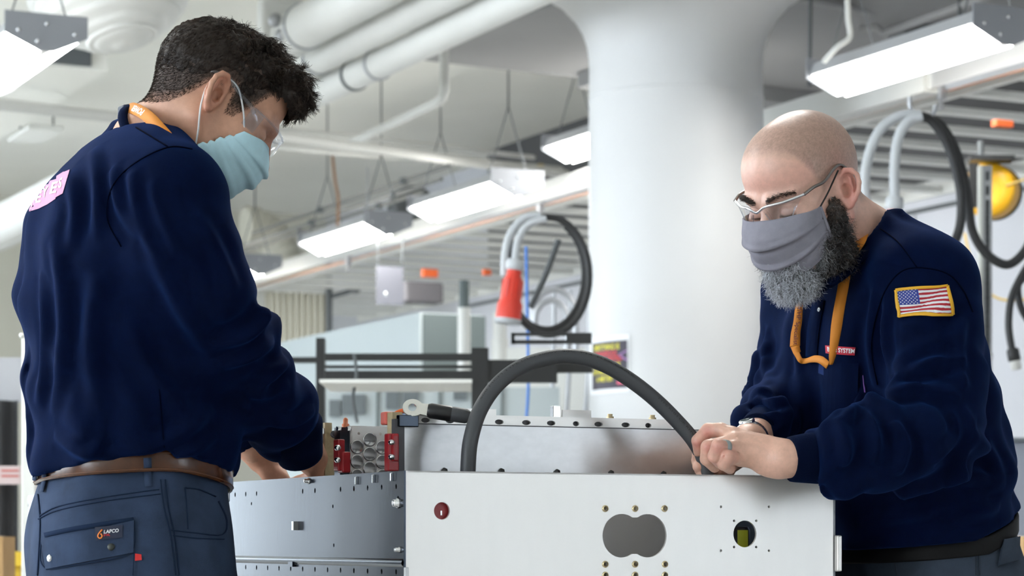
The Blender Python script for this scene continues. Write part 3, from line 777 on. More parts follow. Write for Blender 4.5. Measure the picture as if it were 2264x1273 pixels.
def strands(name, root, nor, comb, length, rad, parent, material, col, seg=4, lift=0.5, curl=0.3, wave=0.0, grav=0.0, seed=1, wfreq=1.0, clump=None):
    """hair: thin three-sided tapering strands, one mesh"""
    r = np.random.default_rng(seed); N = len(root); length = np.broadcast_to(length, (N,)).astype(float)
    d = nor*lift+comb+r.normal(0, curl*0.4, (N, 3)); d /= np.linalg.norm(d, axis=1)[:, None]
    ax = r.normal(0, 1, (N, 3)); ax /= np.linalg.norm(ax, axis=1)[:, None]
    ph = r.uniform(0, 6.28, N)
    if clump is not None: ph = clump*2*math.pi; ax = np.stack([np.sin(clump*37), np.cos(clump*53), np.sin(clump*71+1)], 1); ax /= np.linalg.norm(ax, axis=1)[:, None]
    pts = [root-nor*0.002]; p = root.copy()
    for k in range(seg):
        sid = np.cross(d, ax); bt = np.cross(d, sid); an = ph+wfreq*2.0*k
        dd = d+wave*(np.sin(an)[:, None]*sid+np.cos(an)[:, None]*bt)+np.array([0, 0, -grav*k])
        dd /= np.linalg.norm(dd, axis=1)[:, None]
        p = p+dd*(length/seg)[:, None]; pts.append(p); d = d*0.8+dd*0.2+r.normal(0, curl*0.15, (N, 3))
        d /= np.linalg.norm(d, axis=1)[:, None]
    Pn = np.stack(pts, 1); M = seg+1
    t = np.gradient(Pn, axis=1); t /= np.linalg.norm(t, axis=2)[..., None]+1e-9
    u = np.cross(t, ax[:, None, :]); u /= np.linalg.norm(u, axis=2)[..., None]+1e-9; w = np.cross(t, u)
    rr = (rad*np.linspace(1, 0.35, M))[None, :, None]
    ring = [Pn+rr*(math.cos(q)*u+math.sin(q)*w) for q in (0, 2.094, 4.189)]
    V = np.stack(ring, 2).reshape(-1, 3)
    b = (np.arange(N)[:, None]*M+np.arange(seg)[None, :]).ravel()*3
    Q = np.concatenate([np.stack([b+i, b+(i+1) % 3, b+3+(i+1) % 3, b+3+i], 1) for i in range(3)])
    C = np.repeat(col, M*3, axis=0) if np.ndim(col) == 2 else np.tile(np.asarray(col), (len(V), 1))
    return mesh_obj(name, V, Q, material, parent, smooth=True, col=C)
def sample_surface(V, Q, n, mask, seed=0):
    r = np.random.default_rng(seed); N = vnormals(V, Q); q = Q[mask[Q].all(1)]
    ar = np.linalg.norm(np.cross(V[q[:, 2]]-V[q[:, 0]], V[q[:, 3]]-V[q[:, 1]]), axis=1); i = r.choice(len(q), n, p=ar/ar.sum())
    a, b = r.random(n)[:, None], r.random(n)[:, None]; g = q[i]
    f = lambda Z: (Z[g[:, 0]]*(1-a)+Z[g[:, 1]]*a)*(1-b)+(Z[g[:, 3]]*(1-a)+Z[g[:, 2]]*a)*b
    nn = f(N); return f(V), nn/np.linalg.norm(nn, axis=1)[:, None]
def mask_surface(fr, ctr, edge, nu=40, nv=28, pleats=(), depth=0.004, off=0.0):
    """cloth over nose and chin: ctr = profile points (y,z) top to bottom, edge = ((x,y,z) upper, (x,y,z) lower)"""
    c = spline(ctr, 8); tt = np.linspace(0, 1, len(c)); V = []
    for j in range(nv+1):
        v = j/nv; cy, cz = np.interp(v, tt, c[:, 0]), np.interp(v, tt, c[:, 1]); e = np.array(edge[0])*(1-v)+np.array(edge[1])*v
        pl = sum(np.exp(-((v-q)/0.035)**2)*1.0-np.exp(-((v-q-0.05)/0.05)**2)*0.6 for q in pleats) if pleats else 0
        for i in range(nu+1):
            u = -1+2*i/nu; w = abs(u)**1.7; wx = math.sin(abs(u)*math.pi/2)**0.92
            y = cy*(1-w)+e[1]*w; z = cz*(1-w)+e[2]*w; x = math.copysign(e[0]*wx, u)
            bul = pl*depth*(1-abs(u)**4*0.4)+0.0012*math.sin(u*9+v*7)*math.sin(v*5+u*3)
            V.append((x, y+bul*0.8+off, z-bul*0.3))
    Fc = [(j*(nu+1)+i, j*(nu+1)+i+1, (j+1)*(nu+1)+i+1, (j+1)*(nu+1)+i) for j in range(nv) for i in range(nu)]
    return fr.pts(V), Fc
def rows_to_secs(rows, yaw):
    out = []
    for (py, xl, xr, a, D) in rows:
        hx = (xr-xl)/2*D/F; c = P((xl+xr)/2, py, D)
        b = math.sqrt(max(hx**2-(a*math.sin(yaw))**2, (0.55*hx)**2))/abs(math.cos(yaw))
        out.append((c[2], c[0], c[1], a, b))
    return out

# ------------------------------------------------------------------ the worker on the left, seen from behind
skin1 = mat('skin_tan', (0.6, 0.35, 0.25), 0.5, attr='Col', var=0.07, vscale=90, bump=0.10, bscale=500, sss=0.0)
navy = mat('navy_knit', (0.0007, 0.0040, 0.0225), 0.9, var=0.15, vscale=40, bump=0.22, bscale=900, spec=0.07, sheen=0.21, tint=(0.015, 0.12, 0.55))
navy_rib = mat('navy_rib', (0.0010, 0.0038, 0.018), 0.9, bump=0.35, bscale=700, stretch=(1, 1, 0.1), spec=0.07, sheen=0.12, tint=(0.015, 0.12, 0.55))
denim = mat('blue_grey_twill', (0.034, 0.053, 0.100), 0.85, var=0.22, vscale=14, bump=0.3, bscale=1200, spec=0.15)
seam_m = mat('seam_thread', (0.016, 0.028, 0.060), 0.95, spec=0.05)
leather = mat('brown_leather', (0.075, 0.026, 0.010), 0.25, var=0.35, vscale=30, bump=0.06, bscale=200)
hair1 = mat('brown_hair', (0.02, 0.01, 0.006), 0.55, attr='Col', spec=0.28)
white_c = mat('white_elastic', (0.8, 0.8, 0.8), 0.7)
orange = mat('orange_webbing', (0.72, 0.25, 0.02), 0.65, bump=0.3, bscale=1500)
white_ink = mat('white_ink', (0.85, 0.85, 0.85), 0.6)
boot_m = mat('black_boot', (0.015, 0.014, 0.013), 0.5)
YL = math.radians(20); fL = np.array([math.cos(YL), math.sin(YL), 0]); rL = np.array([math.sin(YL), -math.cos(YL), 0])
manL = empty('person', 'worker with short brown hair, clear goggles and a blue mask, seen from behind', 'person', loc=P(290, 1191, 3.62)*[1, 1, 0])
DLm = 3.62
# --- shirt
tor = [(1070, 78, 500, 0.168, DLm), (1045, 70, 512, 0.176, DLm), (1015, 60, 525, 0.188, DLm), (960, 59, 522, 0.192, DLm), (900, 56, 512, 0.192, DLm), (800, 52, 500, 0.192, DLm), (700, 46, 494, 0.196, DLm),
       (600, 44, 488, 0.204, DLm), (500, 54, 476, 0.210, DLm), (450, 66, 468, 0.208, DLm), (400, 96, 458, 0.200, DLm), (350, 142, 446, 0.176, DLm), (318, 190, 432, 0.140, DLm), (292, 238, 416, 0.095, DLm), (274, 272, 400, 0.065, DLm)]
secs = rows_to_secs(tor, YL)
w1 = wob(3, 8, (2, 7), (6, 22)); w2 = wob(5, 6, (5, 13), (3, 10))
def foldL(Z, an):
    v = Z-H; low = np.exp(-((v-0.13)/0.05)**2)
    return 0.0048*w1(an, v*3.0)+0.0034*w2(an, v)+0.004*low*np.sin(an*9+np.sin(an*3)*2)
S = SDF(); S.stack(secs, YL, fold=foldL)
shR = P(374, 462, 3.455); elR = P(494, 742, 3.53); wrR = P(664, 985, 3.735)
shLft = P(300, 420, 3.80); elL = P(440, 760, 4.02); wrL = P(560, 1000, 4.02)
ws = wob(11, 9, (1, 4), (35, 95))
def sleeve_fold(scale=1.0, el=0.33, w=ws):
    def f(s, an):
        e = np.exp(-((s-el)/0.07)**2)+0.8*np.exp(-((s-el-0.21)/0.045)**2)+0.25
        return scale*0.0085*e*w(an, s)
    return f
S.cap(P(322, 366, 3.57), P(386, 418, 3.465), 0.048, 0.056, 0.05)
S.cap(P(310, 345, 3.68), P(310, 372, 3.78), 0.055, 0.062, 0.05)
S.limb([shR, P(402, 535, 3.45), P(446, 640, 3.47), elR, P(556, 835, 3.60), P(612, 905, 3.67), P(634, 950, 3.71)], [0.082, 0.079, 0.073, 0.068, 0.063, 0.059, 0.049], 0.045, sleeve_fold(1.0, 0.27))
S.limb([shLft, P(350, 560, 3.86), elL, P(515, 885, 4.03), P(540, 945, 4.03)], [0.080, 0.074, 0.066, 0.058, 0.045], 0.045, sleeve_fold(1.0, 0.25))
S.cap(P(582, 694, 3.47), P(545, 715, 3.48), 0.008, 0.020, 0.03)          # the fold that stands out over the elbow
S.cap(P(676, 912, 3.70), P(656, 902, 3.69), 0.012, 0.022, 0.02)
hem0 = H+(HY-1014)*DLm/F; cxh, cyh = secs[2][1], secs[2][2]
def hemL(X, Y, Z):
    fw = ((X-cxh)*fL[0]+(Y-cyh)*fL[1])/0.15; rt = ((X-cxh)*rL[0]+(Y-cyh)*rL[1])/0.19
    hz = hem0-0.034*np.maximum(fw-0.1, 0)**1.3-0.030*np.maximum(-fw, 0)**1.5+0.004*np.minimum(rt, 0.3)
    return np.where(X > cxh+0.20, -0.05, hz-Z)
S.op(hemL, (-2, 2, H-0.1), (0, 5, H+0.16), 0, 'i')
nkL = P(345, 300, 3.60)
S.cap(P(335, 330, 3.61), P(375, 210, 3.57), 0.062, 0.070, 0.004, 's')
lo, hi = P(30, 1060, 3.30), P(760, 230, 4.10); lo[0] = -1.12; lo[1] = 3.22; hi[0] = -0.22
Vs, Qs = S.mesh([lo[0], 3.25, H+0.07], [hi[0], 4.16, H+0.68], 0.0050, 2)
Vs = add_folds(Vs, Qs, [
    ([(205, 330), (216, 420), (212, 530)], 0.0072, 0.011), ([(245, 370), (262, 450), (305, 530)], 0.0094, 0.010), ([(285, 380), (302, 470), (350, 570)], 0.0087, 0.011), ([(330, 400), (352, 480), (395, 560)], 0.0065, 0.010),
    ([(215, 600), (198, 760), (225, 920)], 0.0087, 0.014), ([(120, 520), (138, 720), (118, 920)], 0.0072, 0.012), ([(90, 600), (98, 760), (85, 900)], 0.0065, 0.010), ([(150, 380), (165, 470), (150, 560)], 0.0058, 0.010),
    ([(598, 692), (545, 742), (470, 765)], 0.0116, 0.012), ([(606, 755), (552, 790), (480, 806)], 0.0094, 0.010), ([(640, 845), (596, 870), (545, 872)], 0.0087, 0.010), ([(695, 905), (650, 932), (600, 936)], 0.0101, 0.010), ([(640, 800), (600, 820), (560, 822)], 0.0065, 0.009),
    ([(430, 470), (484, 560), (520, 650)], 0.0072, 0.012), ([(340, 560), (400, 680), (470, 790)], 0.0080, 0.014), ([(280, 700), (330, 820), (420, 920)], 0.0072, 0.014), ([(470, 900), (400, 960), (300, 1000)], 0.0072, 0.012), ([(480, 960), (420, 1000), (350, 1012)], 0.0065, 0.009), ([(120, 960), (180, 1000), (260, 1008)], 0.0072, 0.010), ([(230, 960), (210, 990), (180, 1010)], 0.0058, 0.008)])
shirtL = mesh_obj('shirt', Vs, Qs, navy, manL, smooth=True); TS = bvh(Vs, Qs)
tag(shirtL, 'dark navy long-sleeved knit shirt')
# cuffs
def cuff(pa, pb, ra, rb, parent, m_=None):
    m = MB(); pa = np.asarray(pa); pb = np.asarray(pb)
    m.tube([pa, pa*0.9+pb*0.1, pa*0.5+pb*0.5, pa*0.08+pb*0.92, pb, pb*0.97+pa*0.03], [ra*0.9, ra, (ra+rb)/2, rb, rb*0.97, rb*0.8], 28); return m.build('cuff', m_ or navy_rib, parent)
cuff(P(644, 935, 3.70), P(664, 1008, 3.745), 0.048, 0.037, manL); cuff(P(530, 925, 4.03), P(554, 992, 4.03), 0.046, 0.037, manL)
# collar
def ring_pts(c, axis, ra, rb, n=40, fwd=None):
    axis = nrm(axis); f = np.asarray(fwd, float); f = nrm(f-axis*np.dot(f, axis)); l = np.cross(axis, f)
    return [c+f*ra*math.cos(2*math.pi*k/n)+l*rb*math.sin(2*math.pi*k/n) for k in range(n)]
naxL = nrm(P(378, 215, 3.575)-P(330, 310, 3.61))
m = MB(); m.tube(ring_pts(P(356, 318, 3.60), nrm(naxL+np.array([0.30, 0, 0])), 0.071, 0.070, 44, fL), 0.0075, 10, closed=True); m.build('collar', navy_rib, manL)
# --- head and body
YH, PH = math.radians(13), math.radians(-38)
fwH = fwd_dir(YH, PH); leftH = nrm(np.cross([0, 0, 1], fwH))
frL = Frame(P(487, 208, 3.505)+leftH*0.078, fwH, sc=1.0)
S = SDF(); head_sdf(S, frL, P(335, 330, 3.61), 0.057)
hv, hq = S.mesh(P(487, 208, 3.5)-[0.19, 0.10, 0.20], P(487, 208, 3.5)+[0.16, 0.24, 0.16], 0.0021, 1)
lc = frL.loc(hv)
hl = np.interp(lc[:, 1], [-0.10, -0.07, -0.05, -0.035, -0.02, 0.012, 0.020, 0.034, 0.044, 0.060, 0.075, 0.2], [-0.072, -0.066, -0.052, -0.026, 0.008, 0.012, -0.018, -0.014, 0.006, 0.050, 0.066, 0.066])
fade = np.clip((lc[:, 2]-hl)/0.024, 0, 1)
base = np.array([0.58, 0.31, 0.205]); colr = np.tile(base, (len(hv), 1))
red = np.exp(-((np.abs(lc[:, 0])-0.085)/0.012)**2)*np.exp(-(lc[:, 1]+0.005)**2/0.0009)*0.7+0.5*np.exp(-((lc[:, 1]-0.11)/0.02)**2)
colr = colr*(1-0.25*np.clip(red, 0, 1)[:, None]*np.array([0.15, 1, 1]))
inear = np.abs(lc[:, 0]) > 0.0795
fd = np.where(inear, 0, fade)*0.93
colr = colr*(1-fd[:, None])+np.array([0.020, 0.012, 0.008])*fd[:, None]
def inner_body(S, secs, yaw, hips, knees, feet, arms):
    S.stack([(z, x, y, a*0.86, b*0.84) for z, x, y, a, b in secs], yaw)
    for h_, k_, f_ in zip(hips, knees, feet): S.chain([h_, k_, f_], [0.066, 0.055, 0.042], 0.03)
    for a in arms: S.chain(a, [0.048, 0.038, 0.024], 0.03)
hipc = P(290, 1130, DLm)
hipsL = [hipc+rL*0.08, hipc-rL*0.08]; kneeL = [np.array([*(hipc+rL*0.10+fL*0.03)[:2], 0.52]), np.array([*(hipc-rL*0.11+fL*0.05)[:2], 0.52])]
feetL = [np.array([*(hipc+rL*0.11-fL*0.02)[:2], 0.09]), np.array([*(hipc-rL*0.13+fL*0.03)[:2], 0.09])]
S = SDF(); inner_body(S, secs[1:-4], YL, hipsL, kneeL, feetL, [[shR, elR, wrR], [shLft, elL, wrL]])
bv, bq = S.mesh([-1.1, 3.2, 0.03], [-0.2, 4.15, 1.62], 0.014, 2)
S = SDF()
gR = P(720, 1062, 3.80)
frR = Frame(P(686, 1008, 3.785), nrm(P(728, 1080, 3.90)-P(686, 1008, 3.785)), up=(0.55, -0.75, 0.5)); hand_sdf(S, frR, 1, (0.55, 0.6, 0.4))
S.chain([P(630, 930, 3.69), P(674, 994, 3.765), frR.p(0, 0.01, 0)], [0.036, 0.029, 0.026], 0.012)
frLh = Frame(P(574, 1004, 4.04), nrm(P(650, 1078, 4.14)-P(574, 1004, 4.04)), up=(0.30, -0.6, 0.75)); hand_sdf(S, frLh, -1, (0.35, 0.6, 0.5))
S.chain([P(540, 920, 4.02), P(562, 985, 4.03), frLh.p(0, 0.01, 0)], [0.034, 0.030, 0.028], 0.012)
gv, gq = S.mesh([-0.52, 3.66, H-0.07], [-0.22, 4.24, H+0.26], 0.0026, 2)
V = np.concatenate([hv, bv, gv]); Q = np.concatenate([hq, bq+len(hv), gq+len(hv)+len(bv)])
C = np.concatenate([colr, np.tile(base, (len(bv), 1)), np.tile(base*np.array([1.06, 0.98, 0.95]), (len(gv), 1))])
bodyL = mesh_obj('body', V, Q, skin1, manL, smooth=True, col=C)
# --- hair
def fbm(V, seed, fr_, n=6):
    r = np.random.default_rng(seed); s = 0
    for i in range(n): k = r.normal(0, fr_, 3); s = s+np.sin(V@k+r.uniform(0, 6.28))
    return s/math.sqrt(n/2)
S = SDF(); 
S.ell(frL.p(0, -0.014, 0.034), np.array([0.0785, 0.101, 0.084]), frL.R, 0.01)
S.ell(frL.p(0, 0.030, 0.062), np.array([0.068, 0.078, 0.060]), frL.R, 0.02)
S.ell(frL.p(-0.005, 0.066, 0.084), np.array([0.058, 0.034, 0.024]), frL.R, 0.02)
S.ell(frL.p(-0.012, 0.088, 0.070), np.array([0.050, 0.015, 0.021]), frL.R, 0.015)
hcv, hcq = S.mesh(frL.o-[0.16, 0.13, 0.10], frL.o+[0.20, 0.13, 0.20], 0.0034, 2)
lc2 = frL.loc(hcv); hl2 = np.interp(lc2[:, 1], [-0.10, -0.07, -0.05, -0.035, -0.02, 0.012, 0.020, 0.034, 0.044, 0.060, 0.075, 0.092, 0.11, 0.2], [-0.064, -0.058, -0.045, -0.020, 0.012, 0.016, -0.008, -0.006, 0.014, 0.052, 0.060, 0.054, 0.050, 0.05])
tip = np.clip((lc2[:, 2]-hl2)/0.035, 0, 1)
n2 = vnormals(hcv, hcq)
dsp = (0.0036*fbm(lc2, 4, 150)+0.0028*fbm(lc2, 9, 300))*tip*np.clip((lc2[:, 2]+lc2[:, 1]*0.7-0.02)/0.08, 0.15, 1)
hcv = hcv+n2*dsp[:, None]-n2*(0.0075*(1-tip))[:, None]
keep = (lc2[:, 2] > hl2-0.004)[hcq].all(1)
hair = mesh_obj('hair', hcv, hcq[keep], hair1, manL, smooth=True, col=np.tile([0.016, 0.010, 0.007], (len(hcv), 1)))
tag(hair, 'short dark brown wavy hair, faded at the sides')
msk = lc2[:, 2] > hl2+0.001
n_h = 17000
rp, rn = sample_surface(hcv, hcq, n_h, msk, 3); rl = frL.loc(rp)
topw = np.clip((rl[:, 2]+rl[:, 1]*0.45-0.045)/0.06, 0, 1)
ncl = 420; cc = rl[rng.choice(n_h, ncl, replace=False)]
best = np.full(n_h, 9.0); ci = np.zeros(n_h, int)
for q in range(ncl):
    d_ = ((rl-cc[q])**2).sum(1); u_ = d_ < best; best[u_] = d_[u_]; ci[u_] = q
clr = rng.random(ncl); cl = clr[ci]
ln = 0.0035+0.0125*topw+0.004*np.clip((rl[:, 2]-0.02)/0.06, 0, 1)
cdir = rng.normal(0, 0.42, (ncl, 3))[ci]
pull = (cc[ci]-rl)*45
comb = np.array([0.10, 0.75, -0.30])[None, :]+cdir+pull
side_c = np.array([0.0, -0.25, -1.0])[None, :]+cdir*0.3
comb = (comb*topw[:, None]+side_c*(1-topw)[:, None])@frL.R.T
comb = comb-rn*(comb*rn).sum(1)[:, None]*0.9
tone = (rng.uniform(0.6, 1.7, n_h)*(0.6+0.9*rng.random(ncl)[ci]))[:, None]*np.array([0.026, 0.0155, 0.0100])
hs_ = strands('hair_strands', rp, rn, comb, ln*rng.uniform(0.7, 1.2, n_h), 0.00045, hair, hair1, tone, seg=5, lift=0.10, curl=0.08, wave=0.50, seed=5, wfreq=0.8, clump=cl)
fr_v = (fade > 0.12) & (~inear) & (lc[:, 2] < 0.06)
rp, rn = sample_surface(hv, hq, 17000, fr_v, 12); rl = frL.loc(rp)
cmb = (np.array([0.0, -0.15, -1.0])[None, :]+rng.normal(0, 0.12, (17000, 3)))@frL.R.T
strands('fade_strands', rp, rn, cmb, 0.0042*rng.uniform(0.6, 1.2, 17000), 0.00030, hair, hair1, rng.uniform(0.7, 1.8, 17000)[:, None]*np.array([0.024, 0.0145, 0.0095]), seg=2, lift=0.30, curl=0.1, seed=15)
# --- blue mask with ear loops
blue_m = mat('pale_blue_nonwoven', (0.50, 0.74, 0.82), 0.8, var=0.05, vscale=60, bump=0.12, bscale=900)
ctr = [(0.104, -0.004), (0.123, -0.030), (0.122, -0.055), (0.108, -0.085), (0.088, -0.112), (0.070, -0.120)]
mv, mf = mask_surface(frL, ctr, ((0.067, 0.060, -0.018), (0.066, 0.020, -0.077)), 44, 44, (0.25, 0.45, 0.66, 0.82), 0.0055)
mk = mesh_obj('face_mask', mv, mf, blue_m, manL, smooth=True); tag(mk, 'pleated light blue surgical mask')
md = mk.modifiers.new('thick', 'SOLIDIFY'); md.thickness = 0.0012
for s in (-1, 1):
    m = MB(); m.tube(spline(frL.pts([(s*0.064, 0.060, -0.018), (s*0.069, 0.045, 0.000), (s*0.073, 0.022, 0.020), (s*0.077, 0.008, 0.026), (s*0.078, -0.010, 0.026)]), 6), 0.0014, 6)
    m.tube(spline(frL.pts([(s*0.061, 0.018, -0.079), (s*0.0745, 0.008, -0.062), (s*0.079, -0.004, -0.044), (s*0.081, -0.014, -0.026), (s*0.080, -0.022, 0.0), (s*0.078, -0.014, 0.022)]), 6), 0.0014, 6)
    m.build('ear_loop', white_c, mk)
# --- clear goggles
lens_c = clear_mat('clear_polycarbonate', (0.95, 0.96, 0.98), 0.05)
V = []; nt_ = 24
for i in range(nt_+1):
    t = math.radians(-78+156*i/nt_)
    for (dz, dr) in ((0.016, -0.004), (0.010, 0.0), (-0.012, 0.001), (-0.026, -0.004), (-0.031, -0.012)):
        V.append((( 0.070+dr)*math.sin(t), 0.036+(0.078+dr)*math.cos(t), dz+0.008))
Fc = [(i*5+k, i*5+k+1, i*5+5+k+1, i*5+5+k) for i in range(nt_) for k in range(4)]
gl = mesh_obj('goggles', frL.pts(V), Fc, lens_c, manL, smooth=True); tag(gl, 'clear wraparound safety goggles')
rim = clear_mat('clear_rim', (0.90, 0.92, 0.95), 0.07)
m = MB(); m.tube(frL.pts([((0.070)*math.sin(math.radians(t)), 0.036+0.078*math.cos(math.radians(t)), 0.019) for t in range(-78, 79, 6)]), 0.0016, 8); m.build('goggle_rim', rim, gl)
for s in (-1, 1):
    m = MB(); m.ribbon(spline(frL.pts([(s*0.0705, 0.056, 0.012), (s*0.074, 0.040, 0.017), (s*0.077, 0.018, 0.020), (s*0.079, 0.004, 0.025), (s*0.079, -0.012, 0.026), (s*0.076, -0.03, 0.020)]), 5), frL.d(0, 0.15, 0.98), 0.007, 0.0016); m.build('temple_arm', rim, gl)
    m = MB(); m.box(frL.p(s*0.0715, 0.060, 0.003), (0.0012, 0.011, 0.016), ax=(frL.d(1, 0.28*s, 0), frL.d(-0.28*s, 1, 0), frL.d(0, 0, 1)), bev=0.001); m.build('side_shield', rim, gl)
# --- lanyard round the neck
lan = empty  # (straps are parts of the person's outfit)
rp_ = [cast(TS, px, py, 0.003)[0] for px, py in ((0, 0),)] if False else None
np_ = [P(272, 244, 3.66), P(288, 238, 3.585), P(310, 246, 3.535), P(332, 262, 3.505), P(352, 283, 3.488), P(372, 306, 3.475), P(388, 326, 3.468), P(404, 350, 3.47)]
pts = spline(np_, 6); wd = [nrm(np.array([0.62, -0.25, 0.74])) for _ in pts]
m = MB(); m.ribbon(pts, wd, 0.0185, 0.0016); lan = m.build('lanyard', orange, manL)
V, Fc, asp = text_mesh('POWER', True)
L_ = np.concatenate([[0], np.cumsum(np.linalg.norm(np.diff(pts, axis=0), axis=1))]); out = []
sA, sB = 0.098, 0.150
for (u, v) in V:
    sL = sB+(sA-sB)*u; p = np.array([np.interp(sL, L_, pts[:, k]) for k in range(3)]); tg = nrm(np.array([np.interp(sL+0.004, L_, pts[:, k])-np.interp(sL-0.004, L_, pts[:, k]) for k in range(3)]))
    w_ = wd[0]; nn = nrm(np.cross(tg, w_)); nn = nn if nn[1] < 0 else -nn; out.append(p+w_*(0.5-v)*0.0105+nn*0.0012)
mesh_obj('printed_word', np.array(out), Fc, white_ink, lan)
m = MB(); m.box(P(279, 242, 3.62), (0.010, 0.012, 0.007), ax=(nrm([0.8, 0.5, 0.2]), nrm([-0.5, 0.8, 0]), UP), bev=0.003); m.build('breakaway_clasp', mat('dark_clasp', (0.012, 0.02, 0.045), 0.3), lan)
# --- back print: pink stepped panel with white letters
pink = mat('faded_pink_print', (0.62, 0.30, 0.46), 0.8)
steps = [((64, 440, 66, 468), (88, 418, 86, 462)), ((88, 414, 86, 462), (108, 408, 106, 452)), ((106, 402, 106, 452), (128, 396, 124, 440)), ((126, 390, 122, 438), (142, 380, 140, 428)), ((140, 382, 138, 428), (155, 376, 140, 428))]
pr = None
for a_, b_ in steps:
    U, V_, Fc = grid_uv(4, 5); q = [(a_[0], a_[1]), (b_[0], b_[1]), (b_[2], b_[3]), (a_[2], a_[3])]
    o_ = decal('print_panel', TS, q, U, V_, Fc, pink, shirtL, 0.0012)
for ch, q in (('T', ((68, 432), (78, 426), (76, 455), (68, 460))), ('E', ((84, 426), (95, 424), (92, 448), (80, 450))), ('Y', ((96, 416), (110, 413), (104, 436), (97, 438))), ('E', ((118, 405), (131, 402), (126, 427), (112, 430))), ('S', ((134, 398), (141, 392), (138, 416), (130, 417)))):
    decal_text('print_letter', ch, TS, q, white_ink, shirtL, 0.002)
# --- trousers
trs = [(1420, 70, 520, 0.180, DLm), (1340, 64, 526, 0.186, DLm), (1300, 62, 528, 0.185, DLm), (1273, 60, 522, 0.184, DLm), (1200, 60, 516, 0.180, DLm), (1150, 66, 510, 0.174, DLm), (1100, 78, 502, 0.166, DLm), (1065, 88, 496, 0.162, DLm), (1048, 94, 492, 0.160, DLm), (1038, 96, 490, 0.160, DLm)]
secsT = rows_to_secs(trs, YL)
wt = wob(21, 7, (3, 9), (8, 24))
S = SDF(); S.stack(secsT, YL, fold=lambda Z, an: 0.0025*wt(an, (Z-H)*1.2), expo=2.4)
for h_, k_, f_ in zip(hipsL, kneeL, feetL):
    S.limb([h_-UP*0.09, (h_+k_)/2, k_, (k_+f_)/2, f_-UP*0.04], [0.100, 0.092, 0.080, 0.075, 0.078], 0.05, lambda s, an: 0.004*wt(an, s*3))
tv, tq = S.mesh([-1.10, 3.28, 0.03], [-0.22, 4.0, H+0.12], 0.0066, 2)
trL = mesh_obj('trousers', tv, tq, denim, manL, smooth=True); TT = bvh(tv, tq); tag(trL, 'blue-grey work trousers with a flapped back pocket')
for f_ in feetL:
    m = MB(); c = np.array([f_[0], f_[1], 0]); m.tube([c-fL*0.085+UP*0.05, c-fL*0.07+UP*0.055, c+UP*0.06, c+fL*0.09+UP*0.048, c+fL*0.155+UP*0.042, c+fL*0.18+UP*0.04], [0.026, 0.046, 0.052, 0.048, 0.040, 0.02], 14); m.tube([c+UP*0.05-fL*0.02, c+UP*0.13-fL*0.03], [0.05, 0.052], 14)
    m.box(c+fL*0.045+UP*0.012, (0.135, 0.045, 0.012), ax=(fL, rL, UP), bev=0.008); m.build('boot', boot_m, manL)
# belt: a leather ring over the trouser waist
def belt(secs_T, yaw, zf, h_, parent, m_, grow=0.006, th=0.004, name='belt', n=72):
    f_ = np.array([math.cos(yaw), math.sin(yaw), 0]); r_ = np.array([math.sin(yaw), -math.cos(yaw), 0]); Sx = np.array(sorted(secs_T)); V = []
    for k in range(n):
        t = 2*math.pi*k/n; fw, rt = math.cos(t), math.sin(t); zc = zf(fw, rt)
        c = [np.interp(zc, Sx[:, 0], Sx[:, i]) for i in (1, 2, 3, 4)]
        e = 2.4; qn = (abs(rt)**e+abs(fw)**e)**(1/e); rt_, fw_ = rt/qn, fw/qn
        for (dz, g) in ((-h_/2, grow), (-h_/2, grow+th), (-h_/2+0.003, grow+th+0.0012), (h_/2-0.003, grow+th+0.0012), (h_/2, grow+th), (h_/2, grow)):
            V.append(np.array([c[0], c[1], zc+dz])+f_*fw_*(c[3]+g)+r_*rt_*(c[2]+g))
    Fc = [(k*6+j, k*6+(j+1) % 6, ((k+1) % n)*6+(j+1) % 6, ((k+1) % n)*6+j) for k in range(n) for j in range(6)]
    return mesh_obj(name, V, Fc, m_, parent, smooth=True), V
zbl = H+(HY-1033)*DLm/F
zbelt = lambda fw, rt: zbl-0.003+0.008*max(rt, -0.3)-0.030*max(fw-0.25, 0)**1.2-0.006*max(-fw, 0)
bl, blV = belt(secsT, YL, zbelt, 0.031, manL, leather); tag(bl, 'glossy brown leather belt')
for dz in (-0.0115, 0.0115):
    m = MB(); Vb = np.array(blV).reshape(-1, 6, 3); Sx = []
    for k in range(len(Vb)):
        mid = (Vb[k][2]+Vb[k][3])/2; outw = nrm((Vb[k][2]-Vb[k][0])*[1, 1, 0]); Sx.append(mid+UP*dz+outw*0.0004)
    m.tube(Sx, 0.0008, 6, closed=True); m.build('belt_stitching', mat('belt_stitch', (0.16, 0.065, 0.03), 0.5), bl)
TB = bvh(np.concatenate([tv, np.array(blV)]), [list(q) for q in tq]+[[len(tv)+k*6+2, len(tv)+k*6+3, len(tv)+((k+1) % 72)*6+3, len(tv)+((k+1) % 72)*6+2] for k in range(72)])
